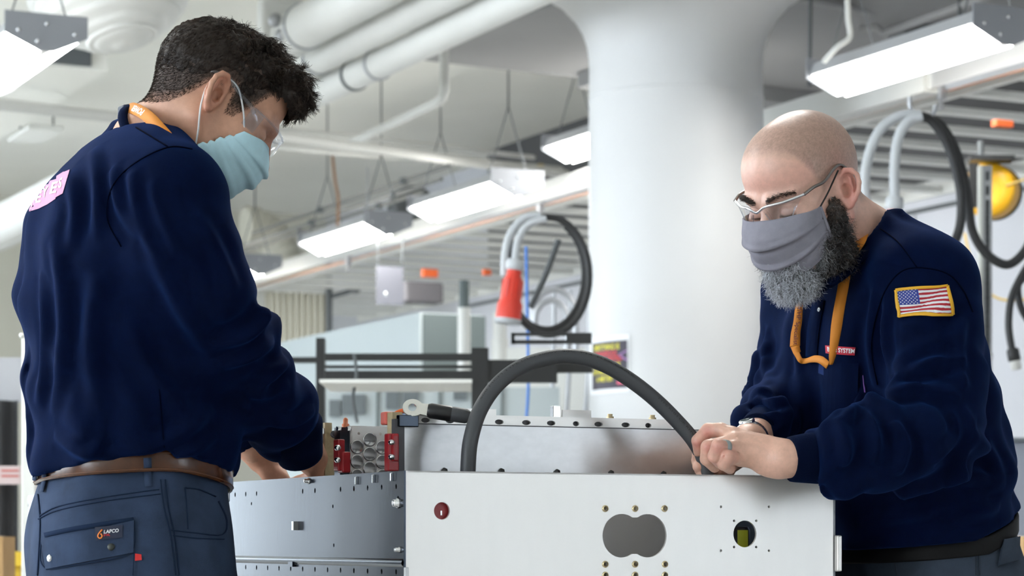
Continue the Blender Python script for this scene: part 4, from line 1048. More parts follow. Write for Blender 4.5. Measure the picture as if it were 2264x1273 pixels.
def px_strip(name, tree, path, width_px, material, parent, off=0.002, sub=4, horiz=True):
    """a sewn strip following photo pixels, wrapped over the garment"""
    p = spline(path, sub); U, L_, R_ = [], [], []
    for i, (x, y) in enumerate(p):
        t = p[min(i+1, len(p)-1)]-p[max(i-1, 0)]; t = t/np.linalg.norm(t); nx, ny = -t[1], t[0]
        a_, _ = cast(tree, x+nx*width_px/2, y+ny*width_px/2, off); b_, _ = cast(tree, x-nx*width_px/2, y-ny*width_px/2, off)
        if a_ is None or b_ is None: continue
        L_.append(a_); R_.append(b_)
    if len(L_) < 2: return None
    V = np.array([q for pr_ in zip(L_, R_) for q in pr_]); Fc = [(2*i, 2*i+1, 2*i+3, 2*i+2) for i in range(len(L_)-1)]
    o_ = mesh_obj(name, V, Fc, material, parent, smooth=True)
    md = o_.modifiers.new('thick', 'SOLIDIFY'); md.thickness = 0.0015; md.offset = 0
    return o_
for pth in ([(325, 1012), (326, 1040), (329, 1076)], [(102, 1030), (103, 1060), (97, 1088)], [(84, 1036), (82, 1060), (80, 1088)]):
    px_strip('belt_loop', TB, pth, 17 if pth[0][0] > 200 else 8, denim, trL, 0.004)
MB().box(P(500, 1082, 3.66), (0.004, 0.010, 0.019), ax=(fL, rL, UP), bev=0.002).build('belt_buckle', steel, bl)
# sewn details of the trousers
px_strip('back_pocket', TT, [(100, 1183), (170, 1168), (296, 1149)], 10, seam_m, trL, 0.0012)
U, V_, Fc = grid_uv(14, 6)
flap = decal('pocket_flap', TT, [(96, 1195), (297, 1152), (296, 1222), (106, 1258)], U, V_, Fc, denim, trL, 0.0035)
md = flap.modifiers.new('thick', 'SOLIDIFY'); md.thickness = 0.002; md.offset = 0
for pth in ([(95, 1194), (94, 1240), (108, 1259)], [(108, 1259), (190, 1246), (262, 1233), (296, 1212), (297, 1152)], [(112, 1250), (190, 1238), (258, 1226), (288, 1206)], [(86, 1148), (130, 1128), (230, 1108), (355, 1092)], [(90, 1140), (132, 1119), (232, 1099), (352, 1082)],
            [(355, 1060), (362, 1120), (378, 1190), (388, 1272)], [(365, 1060), (372, 1120), (386, 1190), (396, 1272)], [(408, 1078), (412, 1120), (415, 1170)], [(408, 1078), (440, 1082), (476, 1098)], [(378, 1172), (430, 1178), (490, 1182), (500, 1150), (482, 1108)], [(382, 1184), (436, 1190), (494, 1192)], [(297, 1222), (294, 1272)], [(85, 1092), (90, 1160), (84, 1272)]):
    px_strip('seam', TT, pth, 1.8, seam_m, trL, 0.0030 if pth[0][1] > 1190 else 0.0012)
U, V_, Fc = grid_uv(6, 4); lb = decal('brand_tag', TT, [(213, 1167), (272, 1163), (272, 1190), (215, 1196)], U, V_, Fc, mat('dark_blue_tag', (0.008, 0.014, 0.04), 0.6), trL, 0.0062)
decal_text('tag_word', 'LAPCO', TT, [(233, 1174), (264, 1171), (264, 1179), (232, 1182)], white_ink, lb, 0.0072)
decal_text('tag_word', 'FR', TT, [(232, 1183), (246, 1182), (246, 1187), (232, 1188)], mat('red_ink', (0.5, 0.02, 0.03), 0.6), lb, 0.0072)
ol_ = spline([(0.8, 0), (0.25, 0.45), (0.12, 0.8), (0.5, 1.0), (0.88, 0.8), (0.7, 0.5)], 6)
px_strip('tag_flame', TT, [(229, 1173), (222, 1182), (220, 1188), (225, 1192), (229, 1187), (226, 1182)], 2.6, mat('orange_ink', (0.8, 0.22, 0.03), 0.6), lb, 0.0074, 3)
for (x, y, mm) in ((115, 1234, steel), (247, 1210, mat('dark_snap', (0.05, 0.055, 0.05), 0.4, 0.5))):
    c, n_ = cast(TT, x, y, 0.004); 
    if c is not None: m = MB(); m.lathe(c, n_, [(0.0055, 0), (0.0052, 0.002), (0.003, 0.003), (0, 0.0033)], 14); m.build('snap_button', mm, trL)
U, V_, Fc = grid_uv(2, 3); rt = decal('red_side_tag', TT, [(299, 1224), (313, 1226), (314, 1238), (299, 1240)], U, V_, Fc, mat('red_cloth', (0.6, 0.015, 0.015), 0.6), trL, 0.003)
# shoulder seams of the shirt
sm_n = mat('navy_seam', (0.0005, 0.002, 0.010), 0.95, spec=0.03)
px_strip('shirt_seam', TS, [(268, 545), (236, 480), (250, 410), (300, 360), (372, 326), (425, 330)], 1.5, sm_n, shirtL, 0.0006, 6)
px_strip('shirt_seam', TS, [(372, 326), (330, 300), (300, 282)], 2.0, sm_n, shirtL, 0.0006, 4)
px_strip('shirt_seam', TS, [(352, 860), (358, 930), (364, 1000)], 1.8, sm_n, shirtL, 0.0006, 4)
# ------------------------------------------------------------------ the worker on the right, bearded, bending over the box
skin2 = mat('skin_fair', (0.66, 0.41, 0.32), 0.38, attr='Col', var=0.08, vscale=110, bump=0.10, bscale=500, sss=0.0)
beard_m = mat('beard_hair', (0.05, 0.03, 0.02), 0.45, attr='Col')
dusk = mat('grey_blue_twill', (0.045, 0.060, 0.088), 0.85, var=0.16, vscale=14, bump=0.3, bscale=1200, spec=0.15)
YR = math.radians(206); fR = np.array([math.cos(YR), math.sin(YR), 0]); rR = np.array([math.sin(YR), -math.cos(YR), 0]); lR = -rR
manR = empty('person', 'bald bearded worker in glasses and a grey mask, gripping the arched cable', 'person', loc=P(2050, 1191, 4.0)*[1, 1, 0])
torR = [(1262, 1800, 2215, 0.185, 4.0), (1235, 1792, 2224, 0.192, 4.0), (1180, 1775, 2216, 0.198, 4.0), (1120, 1762, 2228, 0.200, 4.0), (1060, 1752, 2226, 0.202, 3.99), (980, 1745, 2206, 0.205, 3.98), (900, 1740, 2186, 0.208, 3.97), (800, 1735, 2160, 0.212, 3.96), (700, 1738, 2120, 0.214, 3.95),
        (640, 1752, 2085, 0.208, 3.94), (590, 1775, 2052, 0.192, 3.93), (545, 1798, 2022, 0.160, 3.92), (510, 1822, 1992, 0.120, 3.91), (482, 1848, 1960, 0.075, 3.90)]
secR = rows_to_secs(torR, YR)
v1 = wob(31, 8, (2, 8), (6, 24)); v2 = wob(33, 6, (6, 15), (3, 9))
def foldR(Z, an):
    v = Z-H; low = np.exp(-((v-0.06)/0.06)**2)
    return 0.0045*v1(an, v*3.0)+0.0035*v2(an, v)+0.005*low*np.sin(v*75+np.sin(an*3)*2)
S = SDF(); S.stack(secR, YR, fold=foldR)
sL = P(2045, 640, 3.775); eL = P(2082, 958, 3.72); wL_ = P(1752, 1012, 3.615)
sRt = P(1792, 660, 4.12); eRt = P(1745, 872, 4.07); wRt = P(1670, 966, 3.83)
wr_ = wob(41, 9, (1, 4), (35, 95))
S.cap(P(1950, 560, 3.88), P(2040, 612, 3.79), 0.060, 0.070, 0.05); S.cap(P(1850, 570, 3.98), P(1800, 630, 4.10), 0.060, 0.066, 0.05)
S.limb([sL, P(2062, 740, 3.765), P(2074, 850, 3.745), eL, P(2000, 985, 3.665), P(1925, 1000, 3.64), P(1868, 1008, 3.63), P(1842, 1011, 3.625)], [0.082, 0.078, 0.074, 0.069, 0.066, 0.063, 0.058, 0.045], 0.035, sleeve_fold(1.25, 0.26, wr_))
S.limb([sRt, P(1768, 770, 4.11), eRt, P(1712, 912, 3.95), P(1690, 940, 3.88)], [0.078, 0.070, 0.062, 0.052, 0.044], 0.045, sleeve_fold(1.3, 0.2, wr_))
# standing folds of the sleeve
for a_, b_, r0, r1 in [((1830, 952, 3.60), (1848, 1000, 3.58), 0.013, 0.015), ((1868, 918, 3.61), (1905, 985, 3.585), 0.014, 0.014), ((1925, 885, 3.64), (1965, 955, 3.61), 0.014, 0.014), ((1985, 848, 3.68), (2040, 915, 3.655), 0.015, 0.013), ((2005, 800, 3.70), (2100, 850, 3.675), 0.011, 0.009), ((1852, 1062, 3.60), (1866, 1078, 3.60), 0.014, 0.018)]:
    S.cap(P(*a_), P(*b_), r0, r1, 0.03)
hemR0 = H+(HY-1196)*4.0/F; cxr, cyr = secR[2][1], secR[2][2]
def hemR(X, Y, Z):
    fw = ((X-cxr)*fR[0]+(Y-cyr)*fR[1])/0.16; rt = ((X-cxr)*rR[0]+(Y-cyr)*rR[1])/0.19
    return hemR0-0.016*np.maximum(fw, 0)+0.055*np.maximum(-fw, 0)-Z
S.op(hemR, (0, 2, H-0.2), (2, 5, H+0.14), 0, 'i')
nkR = P(1905, 520, 3.90)
S.cap(P(1912, 540, 3.91), P(1850, 430, 3.84), 0.066, 0.072, 0.004, 's')
Vr, Qr = S.mesh([0.33, 3.44, H-0.06], [0.94, 4.32, H+0.56], 0.0048, 2)
Vr = add_folds(Vr, Qr, [
    ([(2120, 640), (2060, 700), (1990, 722)], 0.0070, 0.012), ([(2005, 832), (2060, 802), (2138, 795)], 0.0124, 0.010), ([(1960, 868), (2040, 858), (2125, 880)], 0.0124, 0.011), ([(1905, 898), (1935, 960), (1930, 1030)], 0.0124, 0.010), ([(1850, 922), (1872, 985), (1866, 1030)], 0.0109, 0.010), ([(1975, 930), (2000, 985), (1985, 1050)], 0.0109, 0.011), ([(2095, 895), (2112, 960), (2060, 1025)], 0.0093, 0.010),
    ([(1935, 640), (1926, 760), (1940, 860)], 0.0101, 0.011), ([(1960, 640), (1955, 740), (1968, 820)], 0.0078, 0.009), ([(2130, 700), (2120, 780), (2135, 860)], 0.0078, 0.010), ([(1762, 700), (1768, 850), (1762, 960)], 0.0078, 0.010), ([(1785, 800), (1790, 900), (1786, 980)], 0.0062, 0.010), ([(1905, 860), (1890, 900), (1862, 930)], 0.0078, 0.009),
    ([(2150, 960), (2190, 1005), (2218, 1060)], 0.0093, 0.012), ([(2085, 1065), (2155, 1052), (2222, 1072)], 0.0093, 0.012), ([(1900, 1150), (2050, 1128), (2190, 1108)], 0.0093, 0.013), ([(1880, 1110), (2000, 1092), (2120, 1060)], 0.0078, 0.012), ([(2060, 1160), (2140, 1140), (2210, 1120)], 0.0093, 0.010), ([(1700, 720), (1690, 790), (1700, 850)], 0.0062, 0.009), ([(1668, 880), (1700, 892), (1735, 880)], 0.0109, 0.008), ([(1655, 910), (1690, 920), (1725, 912)], 0.0093, 0.007)])
shirtR = mesh_obj('shirt', Vr, Qr, navy, manR, smooth=True); TR = bvh(Vr, Qr); tag(shirtR, 'dark navy long-sleeved henley shirt')
S = SDF(); S.stack(secR, YR, fold=foldR); cv_, cq_ = S.mesh([0.36, 3.44, H-0.06], [0.94, 4.32, H+0.56], 0.008, 1); TC = bvh(cv_, cq_)
cuff(P(1846, 1009, 3.63), P(1747, 1015, 3.611), 0.043, 0.0352, manR); cuff(P(1704, 934, 3.91), P(1674, 958, 3.84), 0.040, 0.033, manR)
# head
YHr, PHr = math.radians(180+42), math.radians(-27)
fw_ = fwd_dir(YHr, PHr); lf_ = nrm(np.cross([0, 0, 1], fw_)); SCR = 1.015
frM = Frame(P(1864, 413, 3.745)-lf_*0.080*SCR, fw_, sc=SCR, roll=math.radians(-2))
S = SDF(); head_sdf(S, frM, P(1912, 545, 3.91), 0.060, 1.06, 0.012)
rv, rq = S.mesh(frM.o-[0.16, 0.16, 0.20], frM.o+[0.16, 0.20, 0.16], 0.0022, 1)
lc = frM.loc(rv); base2 = np.array([0.72, 0.44, 0.345]); colR = np.tile(base2, (len(rv), 1))
hlr = np.interp(lc[:, 1], [-0.10, -0.06, -0.035, -0.015, 0.012, 0.030, 0.045, 0.06, 0.08, 0.2], [-0.06, -0.05, -0.02, 0.02, 0.02, 0.0, 0.035, 0.070, 0.082, 0.09])+0.012*np.exp(-(np.abs(lc[:, 0])/0.02)**2)*0-0.0
st = np.clip((lc[:, 2]-hlr)/0.022, 0, 1)*np.clip((np.abs(lc[:, 0]) < 0.0835*1.0), 0, 1)
spk = np.random.default_rng(1).random(len(rv))
colR = colR*(1-(0.42+0.22*spk)[:, None]*st[:, None])+np.array([0.17, 0.12, 0.10])*((0.42+0.22*spk)[:, None]*st[:, None])
redr = np.exp(-((np.abs(lc[:, 0])-0.088)/0.012)**2)*np.exp(-(lc[:, 1]+0.005)**2/0.0009)+0.35*np.exp(-((lc[:, 2]-0.05)/0.02)**2)*(lc[:, 1] > 0.04)
colR = colR*(1-0.30*np.clip(redr, 0, 1)[:, None]*np.array([0.1, 1, 0.9]))
lashes = (np.abs(np.abs(lc[:, 0])-0.031) < 0.015)*np.exp(-((lc[:, 2]+0.0075)/0.0022)**2)*(lc[:, 1] > 0.078)
colR = colR*(1-0.75*np.clip(lashes, 0, 1)[:, None])
hipR = P(2050, 1240, 4.02)
hipsR = [hipR+rR*0.08, hipR-rR*0.08]; kneeR = [np.array([*(hipR+rR*0.11+fR*0.02)[:2], 0.50]), np.array([*(hipR-rR*0.11+fR*0.0)[:2], 0.50])]
feetR = [np.array([*(hipR+rR*0.13+fR*0.0)[:2], 0.09]), np.array([*(hipR-rR*0.13-fR*0.04)[:2], 0.09])]
S = SDF(); inner_body(S, secR[4:-2], YR, hipsR, kneeR, feetR, [[sL, eL, wL_], [sRt, eRt, wRt]])
bv2, bq2 = S.mesh([0.3, 3.4, 0.03], [1.0, 4.35, 1.50], 0.014, 2)
# hands: the left one over the cable, four bent fingers, and the right one behind it
S = SDF()
def fchain(L, rs, k=0.005): S.chain([P(*q) for q in L], rs, k)
wr0 = P(1755, 1014, 3.612)
S.chain([P(1830, 1010, 3.63), wr0, P(1730, 1015, 3.61)], [0.025, 0.0265, 0.028], 0.012)
MC = ((1618, 962, 3.632), (1622, 975, 3.618), (1630, 990, 3.608), (1638, 1012, 3.612))
for (x, y, D_) in MC: S.cap(P(1728, 1008+(y-985)*0.5, 3.614), P(x, y, D_), 0.0185, 0.0128, 0.008)     # metacarpals
S.ell(P(1712, 1032, 3.618), (0.030, 0.016, 0.016), None, 0.012)
S.ell(P(1688, 990, 3.640), (0.030, 0.020, 0.020), None, 0.012)
def finger(L, rs):
    for a_ in range(len(L)-1): S.cap(P(*L[a_]), P(*L[a_+1]), rs[a_], rs[a_+1], 0.006 if a_ == 0 else 0.0022)
finger([MC[0], (1594, 950, 3.640), (1566, 951, 3.648), (1543, 974, 3.648), (1544, 998, 3.660)], [0.0125, 0.0110, 0.0112, 0.0098, 0.0078])
finger([MC[1], (1592, 982, 3.612), (1566, 988, 3.614), (1563, 1014, 3.622), (1580, 1032, 3.645)], [0.0125, 0.0106, 0.0114, 0.0106, 0.0090])
finger([MC[2], (1608, 990, 3.592), (1588, 986, 3.580), (1580, 1008, 3.586), (1592, 1024, 3.612)], [0.0118, 0.0102, 0.0108, 0.0104, 0.0088])
finger([MC[3], (1622, 1012, 3.590), (1610, 1010, 3.578), (1600, 1026, 3.586), (1614, 1036, 3.610)], [0.0115, 0.0096, 0.0102, 0.0094, 0.0082])
finger([(1690, 985, 3.650), (1640, 985, 3.670), (1600, 995, 3.688), (1580, 1010, 3.694)], [0.014, 0.012, 0.0105, 0.009])                  # thumb, behind
# creases between the knuckles
for a_, b_ in (((1612, 981, 3.600), (1590, 1000, 3.590)), ((1630, 1002, 3.592), (1600, 1008, 3.572))): S.cap(P(*a_), P(*b_), 0.0016, 0.0016, 0.003, 's')
# right hand
S.chain([P(1704, 938, 3.90), P(1670, 964, 3.83), P(1654, 975, 3.80)], [0.030, 0.0265, 0.027], 0.012)
S.cap(P(1655, 978, 3.80), P(1608, 1004, 3.745), 0.025, 0.023, 0.012); S.cap(P(1648, 990, 3.79), P(1606, 1022, 3.74), 0.022, 0.020, 0.012)
fchain([(1604, 990, 3.735), (1570, 985, 3.712), (1545, 992, 3.690), (1541, 1008, 3.672)], [0.0115, 0.0105, 0.010, 0.008])
fchain([(1604, 1008, 3.730), (1568, 1008, 3.708), (1544, 1018, 3.690), (1543, 1032, 3.668)], [0.0115, 0.0105, 0.010, 0.0085])
fchain([(1606, 1026, 3.728), (1572, 1030, 3.706), (1550, 1038, 3.690), (1552, 1050, 3.670)], [0.0115, 0.0100, 0.0095, 0.008])
fchain([(1612, 1040, 3.730), (1582, 1048, 3.708), (1565, 1056, 3.696), (1566, 1064, 3.680)], [0.0100, 0.0090, 0.0085, 0.0075])
fchain([(1650, 975, 3.775), (1636, 1010, 3.735), (1612, 1032, 3.700), (1590, 1040, 3.688)], [0.014, 0.012, 0.0105, 0.009])
g2v, g2q = S.mesh([0.26, 3.53, H+0.08], [0.52, 3.95, H+0.22], 0.0019, 1)
# knuckle and tendon tint
V = np.concatenate([rv, bv2, g2v]); Q = np.concatenate([rq, bq2+len(rv), g2q+len(rv)+len(bv2)])
hb = np.array([0.76, 0.45, 0.34]); hc = np.tile(hb, (len(g2v), 1)); kn = np.zeros(len(g2v))
for q in ((1563, 956, 3.64), (1566, 990, 3.60), (1588, 990, 3.575), (1610, 1008, 3.58), (1541, 985, 3.64), (1574, 1018, 3.59)): kn = np.maximum(kn, np.exp(-((g2v-P(*q))**2).sum(1)/0.012**2))
hc = hc*(1-0.30*kn[:, None]*np.array([0.15, 1, 0.8]))
C = np.concatenate([colR, np.tile(base2, (len(bv2), 1)), hc])
bodyR = mesh_obj('body', V, Q, skin2, manR, smooth=True, col=C)
# finger ring and watch
ax_ = nrm(P(1588, 986, 3.580)-P(1608, 990, 3.592)); m = MB(); cR = P(1603, 989, 3.589)
m.lathe(cR-ax_*0.0042, ax_, [(0.0106, 0), (0.0118, 0.0008), (0.0118, 0.0078), (0.0106, 0.0086)], 28, caps=False); m.build('finger_ring', mat('grey_silicone', (0.33, 0.36, 0.36), 0.5), manR)
wx = nrm(P(1670, 964, 3.83)-P(1654, 975, 3.80)); wc = P(1660, 971, 3.815)
m = MB(); m.lathe(wc-wx*0.007, wx, [(0.0270, 0), (0.0292, 0.001), (0.0292, 0.013), (0.0270, 0.014)], 32, caps=False); watch = m.build('wristwatch', steel, manR); tag(watch, 'polished steel wristwatch')
n_w = nrm(P(1646, 935, 3.80)-wc); n_w = nrm(n_w-wx*np.dot(n_w, wx))
m = MB(); m.lathe(wc+n_w*0.0275, n_w, [(0.013, 0), (0.013, 0.004), (0.011, 0.0055), (0, 0.0055)], 24); m.build('watch_case', steel, watch)
m = MB(); m.lathe(wc+n_w*0.0332, n_w, [(0.0102, 0), (0.0102, 0.0006), (0, 0.0008)], 24); m.build('watch_glass', mat('watch_face', (0.05, 0.07, 0.08), 0.1), watch)
# beard
S = SDF(); k = SCR
for c, r in (((0, 0.074, -0.114), (0.046, 0.034, 0.030)), ((0, 0.092, -0.090), (0.036, 0.020, 0.024)), ((0, 0.080, -0.122), (0.034, 0.024, 0.016))): S.ell(frM.p(*c), np.array(r)*k, frM.R, 0.015)
for s in (-1, 1):
    S.ell(frM.p(s*0.055, 0.032, -0.078), np.array([0.022, 0.040, 0.040])*k, frM.R, 0.015)
    S.ell(frM.p(s*0.0665, 0.020, -0.034), np.array([0.012, 0.017, 0.030])*k, frM.R, 0.012)
    S.ell(frM.p(s*0.048, 0.024, -0.102), np.array([0.024, 0.032, 0.024])*k, frM.R, 0.015)
be_v, be_q = S.mesh(frM.o-[0.16, 0.18, 0.21], frM.o+[0.14, 0.14, 0.03], 0.0034, 2)
lb = frM.loc(be_v); bn = vnormals(be_v, be_q)
be_v = be_v+bn*(0.0022*fbm(lb, 15, 220)+0.0016*fbm(lb, 16, 480))[:, None]
def beard_col(L_, n, r):
    g = np.clip((L_[:, 1]-0.058)/0.026, 0, 1)*np.clip((-L_[:, 2]-0.03)/0.05, 0.15, 1); g = np.clip(g+r.normal(0, 0.16, n), 0, 1)[:, None]
    dark = np.array([0.020, 0.012, 0.008])*r.uniform(0.4, 1.3, n)[:, None]*np.where(r.random(n) < 0.07, 9.0, 1.0)[:, None]; grey = np.array([0.78, 0.80, 0.86])*r.uniform(0.25, 1.5, n)[:, None]
    top = np.clip((L_[:, 2]+0.045)/0.03, 0, 1)[:, None]*np.array([0.10, 0.06, 0.04])
    return dark*(1-g)+grey*g+top*(1-g)
bc = beard_col(lb, len(lb), np.random.default_rng(2))*0.22
beard = mesh_obj('beard', be_v, be_q, beard_m, manR, smooth=True, col=bc); tag(beard, 'full curly beard, dark brown turning grey at the chin')
nb = 16000; rp, rn = sample_surface(be_v, be_q, nb, np.ones(len(be_v), bool), 8); rl = frM.loc(rp)
cm = (frM.R@np.array([0, 0.15, -0.75]))[None, :]+rng.normal(0, 0.45, (nb, 3))
ln = np.where(rl[:, 2] > -0.04, 0.009, 0.017)*rng.uniform(0.6, 1.3, nb)
strands('beard_strands', rp, rn, cm, ln, 0.00036, beard, beard_m, beard_col(rl, nb, rng), seg=7, lift=0.40, curl=0.30, wave=1.15, seed=9, wfreq=0.62)
# eyebrows
er, en = [], []
for s in (-1, 1):
    for i in range(520):
        t = rng.random(); x = s*(0.010+0.042*t); z = 0.0235+0.006*math.sin(t*2.6)+rng.normal(0, 0.0021); er.append(frM.p(x, 0.1035-0.024*t**1.6, z)); en.append(frM.d(0.1*s, 1, 0.25))
er = np.array(er); en = np.array(en)
strands('eyebrows', er, en, (frM.R@np.array([0, 0, 0.1]))[None, :]+np.array([frM.d(math.copysign(0.9, (p-frM.o)@frM.R[:, 0]), 0, -0.1) for p in er]), 0.0075, 0.00028, manR, beard_m, np.tile([0.030, 0.016, 0.010], (len(er), 1)), seg=3, lift=0.25, curl=0.2, seed=4)
# grey mask
grey_m = mat('grey_cotton', (0.25, 0.24, 0.285), 0.9, var=0.08, vscale=50, bump=0.25, bscale=1200)
ctr = [(0.108, -0.004), (0.128, -0.030), (0.125, -0.052), (0.116, -0.076), (0.104, -0.096), (0.096, -0.104)]
mv, mf = mask_surface(frM, ctr, ((0.070, 0.053, -0.008), (0.069, 0.046, -0.066)), 44, 48, (0.30, 0.62), 0.0085, 0.002)
mk2 = mesh_obj('face_mask', mv, mf, grey_m, manR, smooth=True); tag(mk2, 'pleated grey cotton face mask')
md = mk2.modifiers.new('thick', 'SOLIDIFY'); md.thickness = 0.0018
blk = mat('black_elastic', (0.012, 0.010, 0.010), 0.7)
for s in (-1, 1):
    m = MB(); m.tube(spline(frM.pts([(s*0.071, 0.053, -0.008), (s*0.076, 0.034, 0.006), (s*0.080, 0.014, 0.022), (s*0.083, 0.004, 0.031)]), 6), 0.0014, 6); m.build('ear_loop', blk, mk2)
    m = MB(); m.tube(frM.pts([(s*0.0705, 0.053-0.006*i/8, -0.008-0.058*i/8) for i in range(9)]), 0.0030, 8); m.build('mask_hem', grey_m, mk2)
# glasses: dark metal temples, clear lenses
fr_m = mat('gunmetal_frame', (0.22, 0.20, 0.19), 0.25, 0.9); silver = mat('silver_frame', (0.70, 0.70, 0.74), 0.2, 0.9)
lens2 = clear_mat('clear_lens', (0.90, 0.92, 0.96), 0.10)
gx = lambda x: 0.1165-1.0*abs(x)**1.75*3.9
top = [(x, gx(x), 0.020-0.008*math.exp(-(x/0.011)**2)+0.10*max(abs(x)-0.045, 0)) for x in np.linspace(-0.070, 0.070, 33)]
m = MB(); m.tube(frM.pts(top), 0.0022, 8); g2 = m.build('eyeglasses', silver, manR); tag(g2, 'half-rim safety glasses with dark temples')
for s in (-1, 1):
    m = MB(); m.tube(spline(frM.pts([(s*0.070, 0.080, 0.0225), (s*0.075, 0.060, 0.026), (s*0.078, 0.036, 0.026), (s*0.081, 0.010, 0.036), (s*0.081, -0.006, 0.036), (s*0.078, -0.022, 0.024)]), 6), 0.0026, 8); m.build('temple_arm', fr_m, g2)
    V = []; n1, n2_ = 12, 7
    for j in range(n2_+1):
        v = j/n2_
        for i in range(n1+1):
            t = i/n1; x0, x1 = 0.008+0.004*v, 0.066-0.012*v*v; x = x0+(x1-x0)*t; zt_ = 0.020-0.008*math.exp(-(x/0.011)**2)+0.10*max(x-0.045, 0)
            zb_ = -0.016+0.024*abs(2*t-1)**2.6; V.append((s*x, gx(x)-0.003*v, zt_*(1-v)+zb_*v))
    Fc = [(j*(n1+1)+i, j*(n1+1)+i+1, (j+1)*(n1+1)+i+1, (j+1)*(n1+1)+i) for j in range(n2_) for i in range(n1)]
    mesh_obj('lens', frM.pts(V), Fc, lens2, g2, smooth=True)
    m = MB(); m.tube(frM.pts(V[-(n1+1):]), 0.0009, 6); m.build('lens_edge', clear_mat('lens_rim', (0.85, 0.88, 0.92), 0.25), g2)
# trousers, belt, boots
trR = [(1450, 1850, 2250, 0.188, 4.02), (1330, 1835, 2262, 0.192, 4.02), (1273, 1836, 2248, 0.190, 4.02), (1230, 1834, 2236, 0.186, 4.02), (1180, 1834, 2224, 0.182, 4.02), (1150, 1838, 2212, 0.180, 4.02), (1120, 1842, 2206, 0.178, 4.02)]
secTR = rows_to_secs(trR, YR); S = SDF()
def hemT(X, Y, Z):
    fw = ((X-cxr)*fR[0]+(Y-cyr)*fR[1])/0.16; return Z-(hemR0+0.010-0.016*np.maximum(fw, 0)+0.055*np.maximum(-fw, 0))
S.stack(secTR, YR, fold=lambda Z, an: 0.0025*wt(an, (Z-H)*1.2), expo=2.4)
S.op(hemT, (0, 2, H-0.05), (2, 5, H+0.2), 0, 'i')
for h_, k_, f_ in zip(hipsR, kneeR, feetR): S.limb([h_-UP*0.07, (h_+k_)/2, k_, (k_+f_)/2, f_-UP*0.04], [0.102, 0.094, 0.082, 0.076, 0.080], 0.05, lambda s, an: 0.004*wt(an, s*3))
t2v, t2q = S.mesh([0.40, 3.66, 0.03], [1.02, 4.36, H+0.08], 0.0072, 2)
trRo = mesh_obj('trousers', t2v, t2q, dusk, manR, smooth=True); TT2 = bvh(t2v, t2q); tag(trRo, 'blue-grey work trousers with a thigh pocket')
bz = lambda fw, rt: hemR0-0.006-0.016*max(fw, 0)+0.055*max(-fw, 0)
b2, b2V = belt(secTR, YR, bz, 0.030, manR, mat('black_leather', (0.006, 0.006, 0.007), 0.6, spec=0.2), 0.002)
for f_ in feetR:
    m = MB(); c = np.array([f_[0], f_[1], 0]); m.tube([c-fR*0.085+UP*0.05, c-fR*0.07+UP*0.055, c+UP*0.06, c+fR*0.09+UP*0.048, c+fR*0.155+UP*0.042, c+fR*0.18+UP*0.04], [0.026, 0.046, 0.052, 0.048, 0.040, 0.02], 14); m.tube([c+UP*0.05-fR*0.02, c+UP*0.13-fR*0.03], [0.05, 0.052], 14)
    m.box(c+fR*0.045+UP*0.012, (0.135, 0.045, 0.012), ax=(fR, rR, UP), bev=0.008); m.build('boot', boot_m, manR)
for pth in ([(2163, 1146), (2168, 1165), (2176, 1182)], [(1962, 1216), (1968, 1226), (1974, 1236)]): px_strip('belt_loop', TT2, pth, 13, dusk, trRo, 0.006)
seam2 = mat('seam_thread_grey', (0.022, 0.032, 0.052), 0.9)
for pth in ([(2155, 1204), (2190, 1190), (2236, 1160)], [(2155, 1196), (2190, 1181), (2236, 1150)], [(2152, 1165), (2156, 1205), (2158, 1272)], [(2163, 1206), (2166, 1272)], [(1985, 1226), (1980, 1248), (1984, 1272)]): px_strip('seam', TT2, pth, 1.8, seam2, trRo, 0.0012)
U, V_, Fc = grid_uv(4, 6); o_ = decal('thigh_pocket', TT2, [(2214, 1194), (2246, 1188), (2246, 1240), (2204, 1252)], U, V_, Fc, dusk, trRo, 0.008)
if o_: md = o_.modifiers.new('thick', 'SOLIDIFY'); md.thickness = 0.006
# shirt trim: collar, seams, placket, button, pocket
cb_, cf_ = P(1938, 474, 3.965), P(1800, 640, 3.80); cc_ = (cb_+cf_)/2; e1_ = cf_-cc_; e2_ = lR*0.075
m = MB(); m.tube([cc_+e1_*math.cos(t*math.pi/22)+e2_*math.sin(t*math.pi/22) for t in range(44)], 0.008, 10, closed=True); m.build('collar', navy_rib, manR)
for pth in ([(1945, 505), (1985, 535), (2028, 592)], [(2150, 690), (2128, 640), (2092, 604), (2028, 592), (1985, 606), (1950, 660), (1926, 760), (1940, 850)]): px_strip('shirt_seam', TR, pth, 2.2, sm_n, shirtR, 0.0006, 6)
px_strip('placket', TR, [(1812, 662), (1800, 730), (1795, 790)], 26, navy, shirtR, 0.002, 5)
c, n_ = cast(TR, 1816, 685, 0.004)
if c is not None: m = MB(); m.lathe(c, n_, [(0.0045, 0), (0.0045, 0.0015), (0.003, 0.002), (0, 0.0012)], 14); m.build('button', mat('dark_button', (0.02, 0.03, 0.05), 0.15), shirtR)
U, V_, Fc = grid_uv(8, 10); o_ = decal('chest_pocket', TC, [(1828, 806), (1900, 803), (1896, 925), (1822, 925)], U, V_, Fc, navy, shirtR, 0.005)
md = o_.modifiers.new('thick', 'SOLIDIFY'); md.thickness = 0.002
redc = mat('red_woven', (0.50, 0.015, 0.04), 0.7)
U, V_, Fc = grid_uv(10, 3); nl = decal('name_label', TR, [(1828, 764), (1891, 767), (1889, 785), (1829, 781)], U, V_, Fc, redc, shirtR, 0.003)
decal_text('label_word', 'BASE SYSTEM', TR, [(1834, 767), (1889, 770), (1888, 780), (1835, 777)], white_ink, nl, 0.0042)
